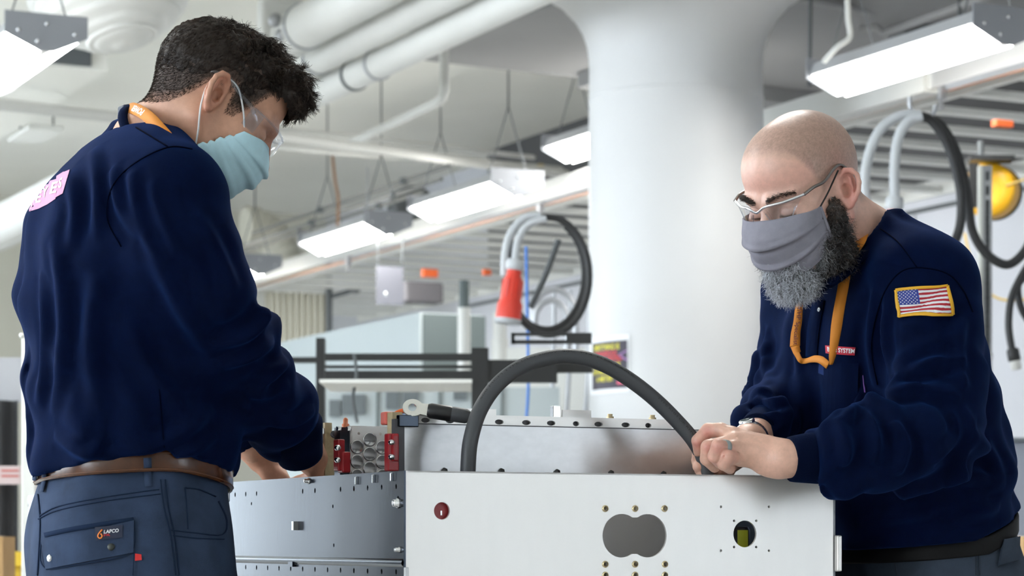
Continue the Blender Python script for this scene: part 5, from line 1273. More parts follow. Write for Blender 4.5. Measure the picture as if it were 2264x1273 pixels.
U, V_, Fc = grid_uv(3, 3); tg_ = decal('pocket_tag', TR, [(1817, 801), (1827, 807), (1827, 830), (1815, 825)], U, V_, Fc, mat('blue_woven', (0.008, 0.025, 0.11), 0.8, spec=0.1), shirtR, 0.005)
U, V_, Fc = grid_uv(1, 4); decal('side_tag', TR, [(1908, 830), (1911, 830), (1913, 868), (1910, 868)], U, V_, Fc, mat('violet_thread', (0.16, 0.06, 0.30), 0.6), shirtR, 0.004)
# flag patch on the sleeve
FQ = [(1984, 642), (2093, 634), (2104, 694), (1991, 702)]
U, V_, Fc = grid_uv(26, 13); gm = []
for j in range(13):
    for i in range(26): gm.append(2 if (i < 11 and j < 7) else (0 if j % 2 == 0 else 1))
flag_m = [mat('flag_red', (0.42, 0.015, 0.03), 0.7), mat('flag_white', (0.75, 0.75, 0.77), 0.7), mat('flag_blue', (0.03, 0.05, 0.30), 0.7)]
fl = decal('flag_patch', TR, FQ, U, V_, Fc, None, shirtR, 0.0035, mats=flag_m, fmat=gm); tag(fl, 'stitched flag patch with a gold border')
px_strip('patch_border', TR, [(1983, 641), (2038, 637), (2094, 633)], 6, mat('gold_thread', (0.80, 0.42, 0.02), 0.6), fl, 0.0046, 5)
px_strip('patch_border', TR, [(2094, 633), (2100, 664), (2104, 695)], 6, MATS['gold_thread'], fl, 0.0046, 4)
px_strip('patch_border', TR, [(2104, 694), (2048, 697), (1991, 701)], 6, MATS['gold_thread'], fl, 0.0046, 5)
px_strip('patch_border', TR, [(1991, 702), (1988, 672), (1983, 641)], 6, MATS['gold_thread'], fl, 0.0046, 4)
q = np.array(FQ, float); su, sv, sf = [], [], []
for j in range(9):
    for i in range(6 if j % 2 == 0 else 5):
        cu, cv = (0.035+0.068*i+(0.034 if j % 2 else 0)), 0.045+0.056*j; b0_ = len(su)
        for t in range(10):
            rr_ = 1.0 if t % 2 == 0 else 0.42; su.append(cu+0.017*rr_*math.sin(t*math.pi/5)); sv.append(cv-0.030*rr_*math.cos(t*math.pi/5))
        sf.append(list(range(b0_, b0_+10)))
decal('flag_stars', TR, FQ, su, sv, sf, flag_m[1], fl, 0.0046)
# lanyard with lettering: hangs from the neck, loops to the pocket
def hang(path, off=0.006):
    out = []
    for (x, y, o_) in path:
        c, n_ = cast(TR, x, y, o_); out.append(c if c is not None else P(x, y, 3.80))
    return out
nk = [P(1938, 466, 3.93), P(1928, 482, 3.885), P(1912, 510, 3.84), P(1900, 540, 3.805)]
h1 = nk+hang([(1888, 590, 0.012), (1873, 650, 0.010), (1862, 700, 0.008), (1852, 760, 0.007), (1844, 806, 0.006)])
p1 = spline(h1, 6); m = MB(); wdl = []
for i in range(len(p1)):
    t = i/(len(p1)-1); wdl.append(nrm(np.array([0.95, -0.30+0.1*t, 0.25*(1-t)+0.08])))
wid = np.interp(np.linspace(0, 1, len(p1)), [0, 0.45, 0.8, 0.93, 1], [0.0185, 0.0185, 0.0180, 0.012, 0.005]); m.ribbon(p1, wdl, wid, 0.0016); la = m.build('lanyard', orange, manR); tag(la, 'orange printed lanyard')
h2 = hang([(1784, 655, 0.010), (1779, 680, 0.012), (1772, 710, 0.014), (1766, 740, 0.014), (1763, 770, 0.013)]); dz_ = hang([(1770, 798, 0.012), (1790, 803, 0.010), (1812, 794, 0.012), (1830, 796, 0.012), (1838, 808, 0.006)])
p2 = spline(h2, 6); m = MB(); m.ribbon(p2, [nrm(np.array([0.97, -0.2, 0.10])) for _ in p2], np.interp(np.linspace(0, 1, len(p2)), [0, 0.3, 1], [0.009, 0.013, 0.017]), 0.0016); m.build('lanyard_strap', orange, la)
p3 = spline([h2[-1]]+dz_, 6); m = MB(); m.ribbon(p3, [nrm(np.array([0.35, -0.55, 0.75])) if i > 3 else nrm(np.array([0.9, -0.3, 0.2])) for i in range(len(p3))], np.interp(np.linspace(0, 1, len(p3)), [0, 0.25, 0.6, 1], [0.015, 0.009, 0.014, 0.013]), 0.0016); m.build('lanyard_strap', orange, la)
# lettering runs down the strap
V, Fc, asp = text_mesh('HV/HP Specialist', False); Lp = np.concatenate([[0], np.cumsum(np.linalg.norm(np.diff(p2, axis=0), axis=1))]); out = []
for (u, v) in V:
    sL_ = Lp[-1]*(0.18+0.80*u); p = np.array([np.interp(sL_, Lp, p2[:, k]) for k in range(3)]); tg = nrm(np.array([np.interp(sL_+0.004, Lp, p2[:, k])-np.interp(sL_-0.004, Lp, p2[:, k]) for k in range(3)]))
    w_ = nrm(np.array([0.97, -0.2, 0.10])); nn = nrm(np.cross(tg, w_)); nn = nn if nn[1] < 0 else -nn; out.append(p+w_*(v-0.5)*0.0095+nn*0.0013)
mesh_obj('printed_words', np.array(out), Fc, mat('maroon_ink', (0.10, 0.012, 0.05), 0.6), la)
# ------------------------------------------------------------------ background: column poster, lights, pipes, racks, cables
galv = mat('galvanised_steel', (0.42, 0.43, 0.45), 0.4, 0.7, var=0.1, vscale=6)
black_p = mat('black_powder_coat', (0.012, 0.013, 0.014), 0.45)
blk_rub = mat('black_rubber', (0.020, 0.021, 0.023), 0.5)
dk_grey = mat('dark_grey_paint', (0.10, 0.11, 0.115), 0.6)
lav = mat('lavender_grey_sheet', (0.24, 0.24, 0.28), 0.5)
lampm = mat('lamp_lens', (0.9, 0.9, 0.9), 0.4, emit=(1.0, 0.99, 0.95), estr=LAMP)
# --- poster on the column
def colpt(ang, z, r=0.4345): return cb+np.array([math.sin(ang)*r, -math.cos(ang)*r, z])
def colang(px):          # angle on the shaft seen at a pixel column
    lo_, hi_ = -math.pi/2, math.pi/2
    for _ in range(40):
        mid = (lo_+hi_)/2; p = colpt(mid, 1.2)
        if CX+p[0]*F/p[1] < px: lo_ = mid
        else: hi_ = mid
    return (lo_+hi_)/2
def colz(py): return H+(HY-py)*(DC+0.05)/F
def wrap(name, quad, U, V_, Fc, material, parent, r):
    q = np.asarray(quad, float); out = []
    for u, v in zip(U, V_):
        a_ = q[0]+(q[1]-q[0])*u; out.append(colpt(a_, q[2]+(q[3]-q[2])*v, r))
    return mesh_obj(name, out, Fc, material, parent)
a0, a1 = colang(1309)-0.05, colang(1392); U, V_, Fc = grid_uv(14, 3)
post = empty('safety_poster', 'black safety poster with yellow and red lettering on the column', 'poster', loc=colpt(a1, colz(865)))
wrap('paper', (a0, a1, colz(738), colz(866)), U, V_, Fc, mat('paper', (0.85, 0.86, 0.88), 0.6), post, 0.436)
b0_, b1_ = colang(1311)-0.01, colang(1388)
wrap('dark_print', (b0_, b1_, colz(750), colz(856)), U, V_, Fc, mat('poster_black', (0.03, 0.022, 0.04), 0.5), post, 0.437)
yel = mat('poster_yellow', (0.80, 0.70, 0.02), 0.5); pred = mat('poster_red', (0.75, 0.03, 0.03), 0.5); ppk = mat('poster_pink', (0.80, 0.12, 0.20), 0.5)
def ptext(s, x0, x1, y0, y1, mm):
    V, Fc_, asp = text_mesh(s, True); wrap('poster_words', (colang(x0), colang(x1), colz(y0), colz(y1)), V[:, 0], 1-V[:, 1], Fc_, mm, post, 0.438)
ptext('EVERYTHING IS', 1314, 1370, 756, 769, yel); ptext('DANGEROUS', 1318, 1364, 771, 782, pred); ptext('UNTIL TESTED', 1320, 1376, 784, 795, pred)
ptext('NEVER ASSUME', 1314, 1372, 799, 809, yel); ptext('ANYTHING WITHOUT', 1313, 1374, 812, 823, yel); ptext('A METER', 1320, 1356, 827, 839, yel)
U2, V2, F2 = grid_uv(3, 1); wrap('poster_block', (colang(1365), colang(1386), colz(840), colz(847)), U2, V2, F2, ppk, post, 0.438)
# pale lightning strokes
for (x0, y0, x1, y1) in ((1370, 783, 1387, 774), (1374, 786, 1388, 795)):
    p = [colpt(colang(x0+(x1-x0)*t), colz(y0+(y1-y0)*t), 0.438) for t in (0, 0.5, 1)]; m = MB(); m.tube(p, 0.004, 5); m.build('poster_stroke', mat('poster_violet', (0.45, 0.25, 0.55), 0.5), post)

# --- light fixtures: V-shaped twin lens lamps hung on wires
def lamp(px, py, z, length=1.25, label='', wires=True):
    D_ = (z-H)*F/(HY-py); o = P(px, py, D_); t = empty('ceiling_lamp', label, 'lamp', 'hanging twin-lens ceiling lamps', loc=o)
    w2_, hh = 0.165, 0.10; pt = lambda a, b, h_: o+A*a+B*b+UP*h_
    prof = [(-w2_, 0.075), (-w2_+0.02, 0.13), (w2_-0.02, 0.13), (w2_, 0.075), (0.018, -0.002), (-0.018, -0.002)]
    n = len(prof); V = [pt(0, b, h_) for b, h_ in prof]+[pt(length, b, h_) for b, h_ in prof]
    Fc = [(i, (i+1) % n, n+(i+1) % n, n+i) for i in range(n)]
    mesh_obj('housing', V, Fc, mat('lamp_housing', (0.34, 0.345, 0.35), 0.4), t)
    for s in (-1, 1):
        b_in, b_out = s*0.022, s*(w2_-0.004); h_in, h_out = -0.004, 0.070
        V = [pt(0.015, b_in, h_in), pt(0.015, b_out, h_out), pt(length-0.015, b_out, h_out), pt(length-0.015, b_in, h_in)]
        off = np.cross(nrm(V[1]-V[0]), A)*s; off = off if off[2] < 0 else -off
        V2_ = [v+off*0.006 for v in V]
        mesh_obj('lens', V+V2_, [(0, 1, 2, 3), (7, 6, 5, 4), (0, 4, 5, 1), (1, 5, 6, 2), (2, 6, 7, 3), (3, 7, 4, 0)], lampm, t)
    pl = [(-w2_-0.012, 0.062), (-w2_-0.012, 0.155), (w2_+0.012, 0.155), (w2_+0.012, 0.062), (0.03, -0.004), (-0.03, -0.004)]
    for a_ in (-0.006, length+0.006):
        V = [pt(a_-0.003, b, h_) for b, h_ in pl]+[pt(a_+0.003, b, h_) for b, h_ in pl]
        ep = mesh_obj('end_plate', V, [tuple(range(6)), tuple(range(11, 5, -1))]+[(i, 6+i, 6+(i+1) % 6, (i+1) % 6) for i in range(6)], mat('lamp_end_plate', (0.30, 0.31, 0.335), 0.5, 0.2), t)
        if a_ < 0:
            for b, h_ in ((-0.12, 0.075), (-0.04, 0.035), (0.12, 0.075), (0, 0.11)):
                m = MB(); m.lathe(pt(a_-0.003, b, h_), -A, [(0.009, 0), (0.009, 0.006), (0, 0.008)], 8); m.build('screw', steel, ep)
    MB().box(pt(length/2, 0, 0.134), (length/2-0.05, 0.05, 0.004)).build('ceiling_fill_strip', mat('ceiling_fill_strip', (0.9, 0.9, 0.9), 0.4, emit=(1.0, 0.98, 0.93), estr=LAMP*0.3), t)  # glowing strip added on top of the housing to brighten the ceiling
    if wires:
        for a_ in (0.12, length-0.12):
            m = MB(); top = pt(a_, 0, 0.55)
            m.tube([pt(a_, -0.13, 0.13), top], 0.004, 6); m.tube([pt(a_, 0.13, 0.13), top], 0.004, 6); m.tube([top, np.array([top[0], top[1], 4.25])], 0.006, 6); m.build('hanger_wire', dk_grey, t)
    return t
lamp(1143, 432, 3.0, label='lit hanging lamp left of the column, nearer of the middle pair')
lamp(858, 518, 3.0, label='lit hanging lamp left of the column, further of the middle pair')
lamp(575, 606, 3.0, label='small far lit hanging lamp beside the left worker\'s arm')
lamp(2226, 98, 3.0, label='large lit hanging lamp above the bearded worker')
lamp(1478, 288, 3.25, label='lit hanging lamp half hidden behind the column')
lamp(102, 112, 3.0, label='large lit hanging lamp at the upper left corner')
lamp(36, 780, 3.0, label='tiny far lit hanging lamp at the left edge', wires=False)
# two unseen lamps added above the frame for highlights on the heads
for (x, y, lab) in ((-1.9, 4.2, 'unseen lamp added over the left worker'), (0.7, 4.8, 'unseen lamp added over the bearded worker')):
    o = lamp(1132, 900, 3.0, label=lab, wires=False); o.location = (x, y, 3.05)

# --- big insulated pipes along the hall
pw = mat('white_pipe_wrap', (0.66, 0.66, 0.63), 0.5, var=0.03, vscale=3)
def along(px, py, D_, r, s0, s1, name, label, parent=None, mm=pw, n=28, bands=(), cat='pipe'):
    o = P(px, py, D_); t = empty(name, label, cat, loc=o)
    m = MB(); m.tube([o+A*s0, o+A*s1], r, n); m.build('run', mm, t)
    for b in bands:
        m = MB(); m.tube([o+A*(b-0.012), o+A*(b+0.012)], r+0.008, n); m.build('band', dk_grey if b != bands[0] else galv, t)
    return t
along(941, 93, 12.0, 0.078, -7, 9, 'insulated_pipe', 'white insulated pipe, lowest of the three under the ceiling', bands=(0.62, 0.95))
along(862, 48, 12.0, 0.086, -7, 9, 'insulated_pipe', 'white insulated pipe, middle of the three under the ceiling', bands=(1.0, 1.3))
t = along(745, 20, 12.0, 0.115, -7, 0.62, 'insulated_pipe', 'thick white pipe with an elbow, uppermost of the three', bands=(0.45,))
o = P(745, 20, 12.0)+A*0.62; m = MB(); m.tube(spline([o-A*0.02, o+A*0.10, o+A*0.18+UP*0.08, o+A*0.20+UP*0.25, o+A*0.2+UP*0.6], 6), 0.12, 24); m.build('elbow', pw, t)
m = MB(); m.box(P(612, 60, 12.6), (0.05, 0.10, 0.13), bev=0.02); m.build('valve_bracket', pw, t)
for (px_, py_) in ((606, 46), (622, 78)):
    m = MB(); m.lathe(P(px_, py_, 12.45), -A, [(0.035, 0), (0.035, 0.03), (0, 0.04)], 10); m.build('bolt_head', galv, t)
# sprinkler pipes
def pipe(name, label, pts, r, mm=None, cat='pipe', n=12, sp=0):
    pp = [P(*q) for q in pts]; t = empty(name, label, cat, loc=pp[0]); m = MB(); m.tube(spline(pp, sp) if sp else pp, r, n); m.build('run', mm or pw, t); return t
pipe('sprinkler_pipe', 'white sprinkler main crossing below the ceiling', [(-40, 226, 12.2), (610, 300, 14.3), (1252, 386, 16.2)], 0.032)
pipe('sprinkler_pipe', 'thin white pipe just above the sprinkler main', [(560, 278, 15), (1180, 348, 17)], 0.018)
pipe('sprinkler_pipe', 'white branch pipe dropping from the ceiling and turning aside', [(982, 90, 13.6), (982, 200, 13.6), (978, 216, 13.6), (966, 226, 13.7), (764, 322, 15.3)], 0.028)
pipe('sprinkler_pipe', 'grey pipe with dark valve below the sprinkler main', [(600, 318, 16), (900, 346, 17), (1240, 378, 18)], 0.035)
# ribbed duct elbow, upper left
du = empty('ribbed_duct', 'big white ribbed duct bend at the upper left', 'duct', loc=P(275, 60, 11.5)); o = P(275, 105, 11.5); prof = [(0.02, 0.0)]
for i in range(1, 46):
    t_ = i/45; rr_ = 0.40*math.sin(min(1.0, t_*1.5)*math.pi/2)+0.012*math.sin(t_*45*1.4); prof.append((max(rr_, 0.01), 0.38*t_**1.5*1.6))
ax_d = nrm(np.array([-0.25, 0.15, 1.0])); m = MB(); m.lathe(o, ax_d, prof, 40); m.build('shell', pw, du)
for i in range(7):
    h_ = 0.05+0.075*i; r_ = np.interp(h_, [p[1] for p in prof], [p[0] for p in prof]); m = MB(); m.lathe(o, ax_d, [(r_-0.004, h_-0.012), (r_+0.012, h_), (r_-0.004, h_+0.012)], 40); m.build('rib', pw, du)
# second ribbed duct, far
du = empty('ribbed_duct', 'far cream ribbed duct bend behind the left worker\'s elbow', 'duct', loc=P(590, 545, 21.3)); o = P(560, 590, 21.3); m = MB(); pts = []
for i in range(30):
    q = math.radians(-10+105*i/29); pts.append(o+(-B*math.cos(q)*-0.34)+UP*0.36*math.sin(q)-B*0.05)
rs = [0.17+0.012*math.sin(i*2.1) for i in range(30)]; m.tube(pts, rs, 20); m.build('shell', cream, du)
# boxed air duct, upper left, and its slot
du = empty('air_duct', 'pale boxed air duct below the ceiling at the left', 'duct', loc=P(150, 200, 13)); o = P(150, 205, 13.5)
MB().box(o+A*1.7-B*1.1, (3.2, 0.9, 0.16)).build('casing', ceil_m, du); MB().box(o-A*1.508-B*0.55+UP*-0.10, (0.02, 0.26, 0.045)).build('slot', dk_grey, du)
t = along(60, 468, 13.0, 0.11, -1.6, 10, 'insulated_pipe', 'white pipe running down behind the left worker\'s back')
o = P(60, 468, 13.0)-A*1.6; m = MB(); m.lathe(o+A*0.03, -A, [(0.135, 0), (0.135, 0.03), (0.11, 0.035), (0.08, 0.07), (0, 0.085)], 28); m.build('end_cap', pw, t)
# unlit lamp panel at the left
lp = empty('unlit_lamp_panel', 'unlit flat white reflector hanging behind the left worker', 'luminaire', loc=P(75, 300, 14)); m = MB(); m.box(P(78, 296, 14), (0.25, 0.10, 0.015)); m.build('panel', paint, lp)
m = MB(); m.tube([P(118, 280, 14), P(118, 236, 14)], 0.006, 6); m.tube([P(45, 300, 14), P(45, 240, 14)], 0.006, 6); m.build('hanger', dk_grey, lp)

# --- overhead rail with copper conductor strip
rl_ = empty('overhead_rail', 'long white overhead rail with a copper edge, running past the lamps', 'rail', loc=P(1300, 405, 14.6)); o = P(1300, 398, 14.6)
m = MB(); m.box(o+A*1.5, (10.5, 0.055, 0.06), bev=0.006); m.build('beam', mat('glossy_white_beam', (0.78, 0.78, 0.77), 0.18, 0.5), rl_)
m = MB(); m.box(o+A*1.5+B*0.056-UP*0.052, (10.5, 0.004, 0.012)); m.build('copper_strip', mat('copper', (0.55, 0.26, 0.14), 0.35, 0.8), rl_)
for s_ in (-3.6, 0.7, 4.0):
    m = MB(); m.box(o+A*s_-UP*0.075+B*0.02, (0.02, 0.02, 0.03), bev=0.004).box(o+A*s_-UP*0.12+B*0.02, (0.008, 0.008, 0.03)); m.build('trolley_stop', galv, rl_)
# second leg: grey box beam at the near right end
MB().box(o-A*2.6-B*0.03, (1.0, 0.05, 0.075)).build('near_sleeve', pw, rl_)
# --- cable ladder beside the rail
cl_ = empty('cable_ladder', 'overhead cable ladder with many rungs beside the rail', 'cable ladder', loc=P(1300, 470, 13.4)); o = P(1318, 418, 15.0)
LW = 1.9
for b in (0, LW): m = MB(); m.box(o+A*0.3+B*b, (8.4, 0.02, 0.05)); m.build('side_rail', paint, cl_)
rung_src = None
for i in range(36):
    s_ = -7.9+i*0.46; cpos = o+A*s_+B*LW/2-UP*0.02
    if rung_src is None:
        m = MB(); m.box(cpos, (0.036, LW/2, 0.018)); rung_src = m.build('rung', paint, cl_); r0_ = cpos
    else:
        c_ = rung_src.copy(); COL.objects.link(c_); c_.parent = cl_; c_.location = tuple(cpos-r0_)
for px_, py_, D_ in ((2215, 275, 10.6), (950, 604, 18), (1076, 602, 18)):
    pass
def tagbox(px_, py_, D_, hw, hh, mm, name, label, cat, dp=0.02):
    t = empty(name, label, cat, loc=P(px_, py_, D_)); m = MB(); m.box(P(px_, py_, D_), (dp, hw, hh), bev=min(dp, hw, hh)*0.2); m.build('plate', mm, t); return t
org = mat('orange_plate', (0.75, 0.13, 0.03), 0.5)
tagbox(2216, 274, 10.3, 0.045, 0.014, org, 'marker_tag', 'orange marker on the ladder above the yellow reel', 'tag')
tagbox(950, 604, 17.5, 0.06, 0.03, org, 'marker_tag', 'orange marker under the far ladder, left one', 'tag'); tagbox(1076, 602, 17.5, 0.03, 0.022, org, 'marker_tag', 'small orange marker under the far ladder, right one', 'tag')
t = tagbox(862, 632, 16.5, 0.10, 0.13, lav, 'hanging_sheet', 'lavender grey sheet hanging below the far ladder', 'sheet', 0.006); m = MB(); m.lathe(P(853, 650, 16.45), -A, [(0.015, 0), (0.015, 0.01), (0, 0.012)], 10); m.build('grommet', steel, t)
m = MB(); m.tube([P(835, 590, 16.5), P(835, 530, 16.5)], 0.006, 6); m.tube([P(890, 586, 16.5), P(890, 520, 16.5)], 0.006, 6); m.build('hanger', dk_grey, t)
t = tagbox(930, 648, 17.5, 0.15, 0.075, mat('dark_box', (0.16, 0.15, 0.16), 0.6), 'junction_box', 'dark grey junction box beside the hanging sheet', 'box', 0.08)
tagbox(1195, 372, 17.0, 0.02, 0.03, brass, 'brass_valve', 'small brass valve on the sprinkler main', 'valve')
# thin conduits at the ceiling
for i, (px_, py_, D_, lab) in enumerate(((820, 425, 17, 'thin grey conduit, highest of the parallel ones'), (800, 455, 17, 'thin grey conduit, second of the parallel ones'), (770, 478, 17.6, 'thin grey conduit, lowest of the parallel ones'), (960, 440, 18, 'thin dark conduit behind the middle lamps'))):
    o = P(px_, py_, D_); t = empty('conduit', lab, 'conduit', loc=o); m = MB(); m.tube([o-A*1.4, o+A*2.5], 0.013, 8); m.build('run', mat('conduit_grey', (0.16, 0.16, 0.15), 0.5), t)
    for s_ in (-0.6, 1.0): MB().box(o+A*s_, (0.03, 0.02, 0.02)).build('clip', dk_grey, t)
pipe('hanging_cable', 'brown cable hanging beside the middle lamp', [(735, 345, 16), (741, 400, 16), (748, 440, 16), (746, 500, 16)], 0.010, mat('brown_cable', (0.30, 0.16, 0.08), 0.6), 'cable', 8, 5)
pipe('hanging_cable', 'thin grey wire hanging left of the middle lamp', [(812, 370, 16), (813, 490, 16)], 0.004, galv, 'cable', 6)
t = empty('wall_fan', 'dark round fan housing behind the middle lamp', 'fan', loc=P(895, 460, 18)); m = MB(); m.lathe(P(905, 470, 18), -A, [(0.16, 0), (0.19, 0.02), (0.19, 0.10), (0.15, 0.14), (0.05, 0.10), (0, 0.10)], 28); m.build('housing', dk_grey, t)
# right ceiling pipes in the dark
dkp = mat('shaded_grey_pipe', (0.36, 0.36, 0.36), 0.6)
pipe('ceiling_pipe', 'grey pipe with a kink under the ceiling at the upper right', [(1900, 66, 12), (1935, 60, 12), (1955, 74, 12), (2130, 10, 11.5), (2300, -60, 11)], 0.022, dkp)
pipe('ceiling_pipe', 'grey pipe crossing high at the upper right', [(1770, -5, 12), (1980, 38, 13), (2264, 110, 14)], 0.022, dkp)
pipe('hanging_rod', 'grey hanger rod right of the column head', [(1792, -20, 11.5), (1790, 190, 11.5)], 0.010, dk_grey, 'rod', 8)
pipe('hanging_rod', 'grey hanger rod over the large right lamp', [(2122, -20, 11.5), (2122, 62, 11.5)], 0.010, dk_grey, 'rod', 8)
pipe('power_cable', 'white cable feeding the large right lamp', [(1873, -10, 10.6), (1875, 40, 10.6), (1878, 82, 10.6), (1850, 105, 10.6), (1822, 135, 10.7)], 0.012, pw, 'cable', 8, 5)
tagbox(2015, 80, 13, 0.10, 0.07, dk_grey, 'junction_box', 'dark junction box in the upper right ceiling', 'box', 0.08)

# --- far machinery between the workers
cab_m = mat('pale_grey_green_cabinet', (0.44, 0.49, 0.50), 0.45); cab_d = mat('dark_cabinet_side', (0.10, 0.125, 0.125), 0.6)
mc = empty('machine_cabinet', 'big pale grey cabinet with a dark end behind the black rack', 'cabinet', loc=P(950, 1191, 15.5)*[1, 1, 0])
o = P(928, 690, 15.5); ztop = o[2]; zb_ = 0.0
MB().box(np.array([o[0], o[1], 0])+A*1.5+B*0.22+UP*ztop/2, (1.5, 0.22, ztop/2)).build('body', cab_m, mc); MB().box(np.array([o[0], o[1], 0])+B*0.24-A*0.01+UP*ztop/2, (0.01, 0.22, ztop/2-0.01)).build('dark_end', cab_d, mc)
# corrugated cream cladding
cw = empty('corrugated_cladding', 'cream corrugated cladding on the far wall', 'cladding', loc=P(650, 760, 21)); o = P(585, 670, 21); dxy = nrm([1.0, 0.12, 0]); V = []; n = 0
for i in range(41):
    t_ = i/40; dpt = 0.022*(1 if (i % 4) in (0, 1) else -1); p = o+dxy*0.545*t_+np.array([0.1, -1, 0])*dpt; V += [np.array([p[0], p[1], o[2]-0.42]), np.array([p[0], p[1], o[2]+0.28])]
mesh_obj('sheet', V, [(2*i, 2*i+2, 2*i+3, 2*i+1) for i in range(40)], cream, cw)
m = MB(); m.tube([P(727, 605, 20.9), P(727, 760, 20.9)], 0.03, 8); m.build('edge_pipe', dk_grey, cw)
m = MB(); m.tube([P(735, 655, 20.9), P(785, 640, 20.9)], 0.02, 8); m.lathe(P(785, 640, 20.9), -A, [(0.035, 0), (0.035, 0.05), (0, 0.05)], 10); m.build('spigot', dk_grey, cw)
for (x0, x1, y0, y1, lab) in ((1012, 1040, 620, 800, 'white round standpipe left of the cable coil'), (1086, 1124, 690, 810, 'white round standpipe below the red plug')):
    o = P((x0+x1)/2, y1, 13.5); t = empty('standpipe', lab, 'pipe', loc=o*[1, 1, 0]); m = MB(); r_ = (x1-x0)/2*13.5/F; m.tube([o*[1, 1, 0], P((x0+x1)/2, y0+60, 13.5)], r_, 20); m.build('run', pw, t)
    m = MB(); m.tube([P((x0+x1)/2, y0+60, 13.5), P((x0+x1)/2, y0, 13.5)], r_*0.8, 16); m.build('dark_neck', cab_d if x0 < 1050 else pw, t)
# low grey machine with dark windows
mm_ = empty('control_cabinet', 'low pale grey cabinet with dark windows seen through the black rack', 'cabinet', loc=P(960, 1191, 11.8)*[1, 1, 0]); zt_ = H+(HY-856)*11.8/F
MB().box(P(960, 1191, 11.9)*[1, 1, 0]+UP*zt_/2, (0.1, 0.62, zt_/2), ax=(np.array([0, 1.0, 0]), np.array([1.0, 0, 0]), UP)).build('body', cab_m, mm_)
for (x0, x1, y0, y1) in ((728, 752, 884, 920), (756, 808, 872, 916), (853, 882, 862, 904), (892, 925, 858, 898), (1003, 1032, 858, 884)):
    MB().box(P((x0+x1)/2, (y0+y1)/2, 11.79), (0.01, (x1-x0)/2*11.8/F, (y1-y0)/2*11.8/F), ax=(np.array([0, 1.0, 0]), np.array([1.0, 0, 0]), UP)).build('window', mat('dark_glass', (0.13, 0.15, 0.16), 0.3), mm_)
for x in (834, 972, 1110): MB().box(P(x, 920, 11.79), (0.006, 0.004, 0.16), ax=(np.array([0, 1.0, 0]), np.array([1.0, 0, 0]), UP)).build('door_gap', cab_d, mm_)
wp = empty('white_partition', 'white partition with thin pipes left of the column', 'partition', loc=P(1250, 1191, 12.5)*[1, 1, 0]); MB().box(P(1240, 1191, 13.2)*[1, 1, 0]+UP*1.0, (0.03, 0.30, 1.0), ax=(np.array([0, 1.0, 0]), np.array([1.0, 0, 0]), UP)).build('board', paint, wp)
for x in (1215, 1250, 1292): m = MB(); m.tube([P(x, 960, 12.6), P(x+8, 820, 12.6), P(x+10, 640, 12.6)], 0.012, 8); m.build('tube', galv, wp)
pipe('blue_hose', 'thin blue hose hanging left of the column', [(1163, 545, 9.6), (1166, 700, 9.6), (1168, 860, 9.6), (1160, 960, 9.6)], 0.006, mat('blue_hose', (0.04, 0.20, 0.65), 0.4), 'hose', 8, 4)
for (cx_, cy_, rx_, ry_, lab) in ((1225, 700, 48, 60, 'pale grey hose arch behind the cable coil, outer'), (1218, 712, 36, 48, 'pale grey hose arch behind the cable coil, inner')):
    DA = 11.0 if rx_ > 40 else 10.8
    pts = [(cx_-rx_, cy_+10, DA)]+[(cx_-rx_*math.cos(math.radians(t)), cy_-ry_*math.sin(math.radians(t)), DA) for t in range(20, 181, 20)]+[(cx_+rx_, cy_+90, DA)]
    pipe('hose_arch', lab, pts, 0.014, galv, 'hose', 8, 3)

# --- black rack
rk = empty('steel_rack', 'black steel rack standing behind the enclosure', 'rack', loc=P(880, 1191, 8.3)*[1, 1, 0]); X3 = (np.array([1.0, 0, 0]), np.array([0, 1.0, 0]), UP)
def rbox(x0, x1, y0, y1, D_, name, dp=0.02, mm=black_p):
    c = P((x0+x1)/2, (y0+y1)/2, D_); MB().box(c, ((x1-x0)/2*D_/F, dp, (y1-y0)/2*D_/F), ax=X3).build(name, mm, rk)
for (x0, x1, y0, D_) in ((700, 719, 748, 8.6), (1043, 1080, 770, 8.0)):
    c = P((x0+x1)/2, y0, D_); MB().box(np.array([c[0], c[1], c[2]/2]), ((x1-x0)/2*D_/F, 0.03, c[2]/2), ax=X3).build('post', black_p, rk)
rbox(719, 1046, 782, 797, 8.3, 'beam'); rbox(719, 1046, 808, 814, 8.34, 'beam'); rbox(719, 1046, 820, 852, 8.3, 'beam'); rbox(640, 702, 790, 802, 8.8, 'beam'); rbox(1078, 1232, 796, 846, 8.0, 'beam'); rbox(1230, 1309, 800, 824, 8.1, 'beam')
rbox(1130, 1308, 736, 742, 7.6, 'arm', 0.01); rbox(1130, 1308, 752, 760, 7.6, 'arm', 0.01); rbox(1130, 1138, 736, 760, 7.6, 'arm', 0.01); rbox(1252, 1308, 742, 752, 7.6, 'arm', 0.01)
rbox(719, 1046, 849, 856, 8.2, 'shelf', 0.25, paint)
m = MB(); m.tube(spline([P(783, 782, 8.2), P(788, 830, 8.2), P(780, 880, 8.2), P(790, 935, 8.2)], 5), 0.006, 6); m.build('loose_wire', dk_grey, rk)

